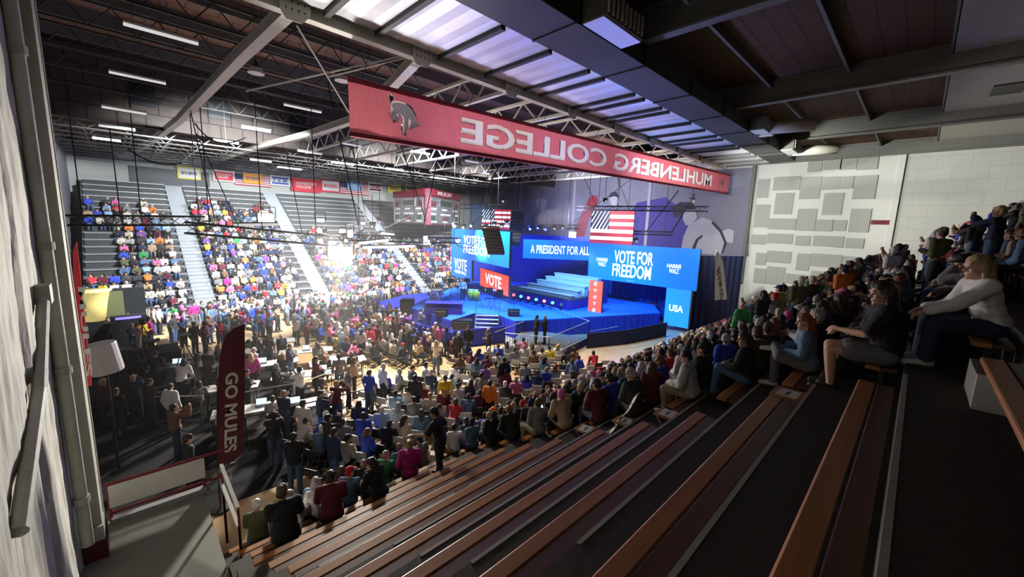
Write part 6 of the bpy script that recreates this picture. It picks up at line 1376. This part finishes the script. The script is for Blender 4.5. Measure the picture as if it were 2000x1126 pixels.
special('low_maroon', -1, 2.55, 'broad person in a maroon T-shirt, second from the white handrails', dict(lean=18, twist=-4, yaw=-14, hands={-1: (-.08, .40, .24), 1: (.10, .40, .24)}, spread=.14, slim=1.12), 'maroon', 'black', 'dark_brown', 'short', 'fair', 'tee', -.25, scale=1.08, vox=.01)
special('low_long', -1, 3.55, 'person in black with long dark hair bent to one side on the low benches', dict(lean=24, twist=16, yaw=26, pitch=-14, hands={-1: (-.16, .44, .22), 1: (.02, .44, .24)}), 'black', 'black', 'dark_brown', 'long', 'fair', 'top', .1, vox=.01)
special('low_magenta', -2, 4.72, 'person in a bright magenta jacket with tied blond hair left of the usher', dict(lean=10, twist=-10, yaw=-25, hands={-1: (-.1, .3, .22), 1: (.1, .3, .22)}), 'magenta', 'black', 'blond', 'bun', 'fair', 'coat', -.3, scale=1.08, vox=.01)
# the usher standing on the benches, one arm pointing
TP['usher'] = template('usher', vox=.0095, seated=False, lean=14, twist=18, yaw=12, pitch=-8, hands={-1: (-.42, .40, 1.18), 1: (.20, .20, 1.02)}, foot=.10, palms={-1: (0, -.3, -1)}, curl=.3)
u_ = person((4.78, NOSEY(0)-.22, TREADZ(0)), .45, 'usher', 'black', 'black', 'black', 'short', 'tan', 'usher dressed in black standing at the bench ends, arm stretched to the left', 'ushers', 'tee')

# ------------------------------------------------------------------ reserved stools and papers along the aisle
for k, (px, py, i) in enumerate(((1122, 825, 3), (1192, 808, 4), (1268, 792, 5), (1470, 748, 7))):
    x = P(px, py, 'z', SEATZ(i)).x; y = SEATY(i)-.15; z = SEATZ(i); nm_ = ['lowest of four', 'second of four', 'third of four', 'topmost of four'][k]
    t = thing('folding_stool', 'brown wooden stool with crossed metal legs on the aisle, %s' % nm_, 'stool', (x, y, TREADZ(i)), 'reserved stools on the aisle')
    MB().box(x-.19, x+.19, y-.17, y+.17, z-.03, z).build('seat', 'bench_wood', t)
    for s in (-.16, .16): MB().bar((x+s, y-.15, TREADZ(i)), (x+s, y+.13, z-.03), .022).build('leg', 'aluminium', t); MB().bar((x+s, y+.15, TREADZ(i)), (x+s, y-.13, z-.03), .022).build('leg', 'aluminium', t)
    t = thing('reserved_paper', 'white printed paper lying on the brown aisle stool, %s' % nm_, 'paper', (x, y, z), 'papers on the stools')
    a = .25-.1*k; u = Vector((math.cos(a), math.sin(a), 0)); n = Vector((-u.y, u.x, 0)); o = Vector((x-.02, y, z+.001))
    MB().frame_box(o, u, n, (0, 0, 1), -.14, .14, -.11, .11, 0, .002).build('sheet', 'paper', t)
    put_text('RESERVED', o+u*(-.085)+n*(-.02)+Vector((0, 0, .003)), u, n, (0, 0, 1), .17, .04, 'ink', t, .02, extrude=.001)
pts = [P(1246, 772, 'x', 6.45), P(1215, 815, 'x', 6.25), P(1200, 838, 'x', 6.1), P(1163, 858, 'x', 5.85)]
mb = MB(); vs = []; fs = []; N = 24
for i in range(N+1):
    f = i/N*3; k = min(2, int(f)); p = pts[k].lerp(pts[k+1], f-k) + Vector((0, 0, .02*math.sin(i*.9))); w_ = .085; sdv = Vector((.4, .1*math.sin(i*.5), .25+.2*math.sin(i*.7))).normalized()
    vs += [p-sdv*w_, p+sdv*w_, p+sdv*w_+Vector((0, .003, .002)), p-sdv*w_+Vector((0, .003, .002))]
for i in range(N):
    for j in range(4): k = 4*i; fs.append((k+j, k+(j+1) % 4, k+4+(j+1) % 4, k+4+j))
t = thing('paper_streamer', 'crumpled white printed streamer hanging down across the aisle by the stools', 'streamer', pts[1])
mb.add(vs, fs).build('strip', 'paper', t)
dk = MB()
for i in range(3, N-1, 3): q = Vector(vs[4*i]).lerp(Vector(vs[4*i+1]), .5); dk.box(q.x-.03, q.x+.03, q.y-.012, q.y-.006, q.z-.018, q.z+.012)
dk.build('print_marks', 'ink', t)
p = P(1878, 792, 'z', TREADZ(9)+.005)
t = thing('step_block', 'grey aisle step block with a white painted front near the blond person', 'step', p)
MB().box(p.x+.03, p.x+.75, p.y-.55, p.y-.05, TREADZ(9), TREADZ(9)+.30).build('block', 'concrete', t)
MB().box(p.x, p.x+.03, p.y-.55, p.y-.05, TREADZ(9), TREADZ(9)+.31).build('front_face', 'white_paint', t)
# phones lit up among the seated crowd
for k, (x, row, lb) in enumerate(((6.72+.56*1, 1, 'glowing phone held low on the second visible bench beyond the aisle'), (2.75, -2, 'glowing phone among the people on the lowest benches, by the usher'))):
    t = thing('phone', lb, 'phone', (x, SEATY(row)+.25, SEATZ(row)+.36)); o = Vector((x, SEATY(row)+.24, SEATZ(row)+.36))
    MB().frame_box(o, (1, 0, 0), (0, .5, .86), (0, -.86, .5), -.037, .037, -.075, .075, -.008, 0).build('case', 'steel_black', t); MB().frame_box(o, (1, 0, 0), (0, .5, .86), (0, -.86, .5), -.033, .033, -.07, .07, 0, .001).build('screen', 'laptop_glow', t)
if HAZE:  # air volume added mostly for the lens glare around the lamp
    hz = tag(MB().box(-2.3, 39, 11.8, 51, .05, 8.6).build('haze', 'steel_black'), 'thin haze over the court, added mostly for lens glare round the flood lamp', 'haze', kind='stuff')
    hm = bpy.data.materials.new('haze_air'); hm.use_nodes = True; nt = hm.node_tree; nt.nodes.remove(nt.nodes['Principled BSDF'])
    vs_ = nt.nodes.new('ShaderNodeVolumeScatter'); vs_.inputs['Density'].default_value = HAZE; vs_.inputs['Anisotropy'].default_value = .45; vs_.inputs['Color'].default_value = (1, 1, 1, 1)
    nt.links.new(vs_.outputs[0], nt.nodes['Material Output'].inputs['Volume']); hz.data.materials[0] = hm
    S.cycles.volume_bounces = 0
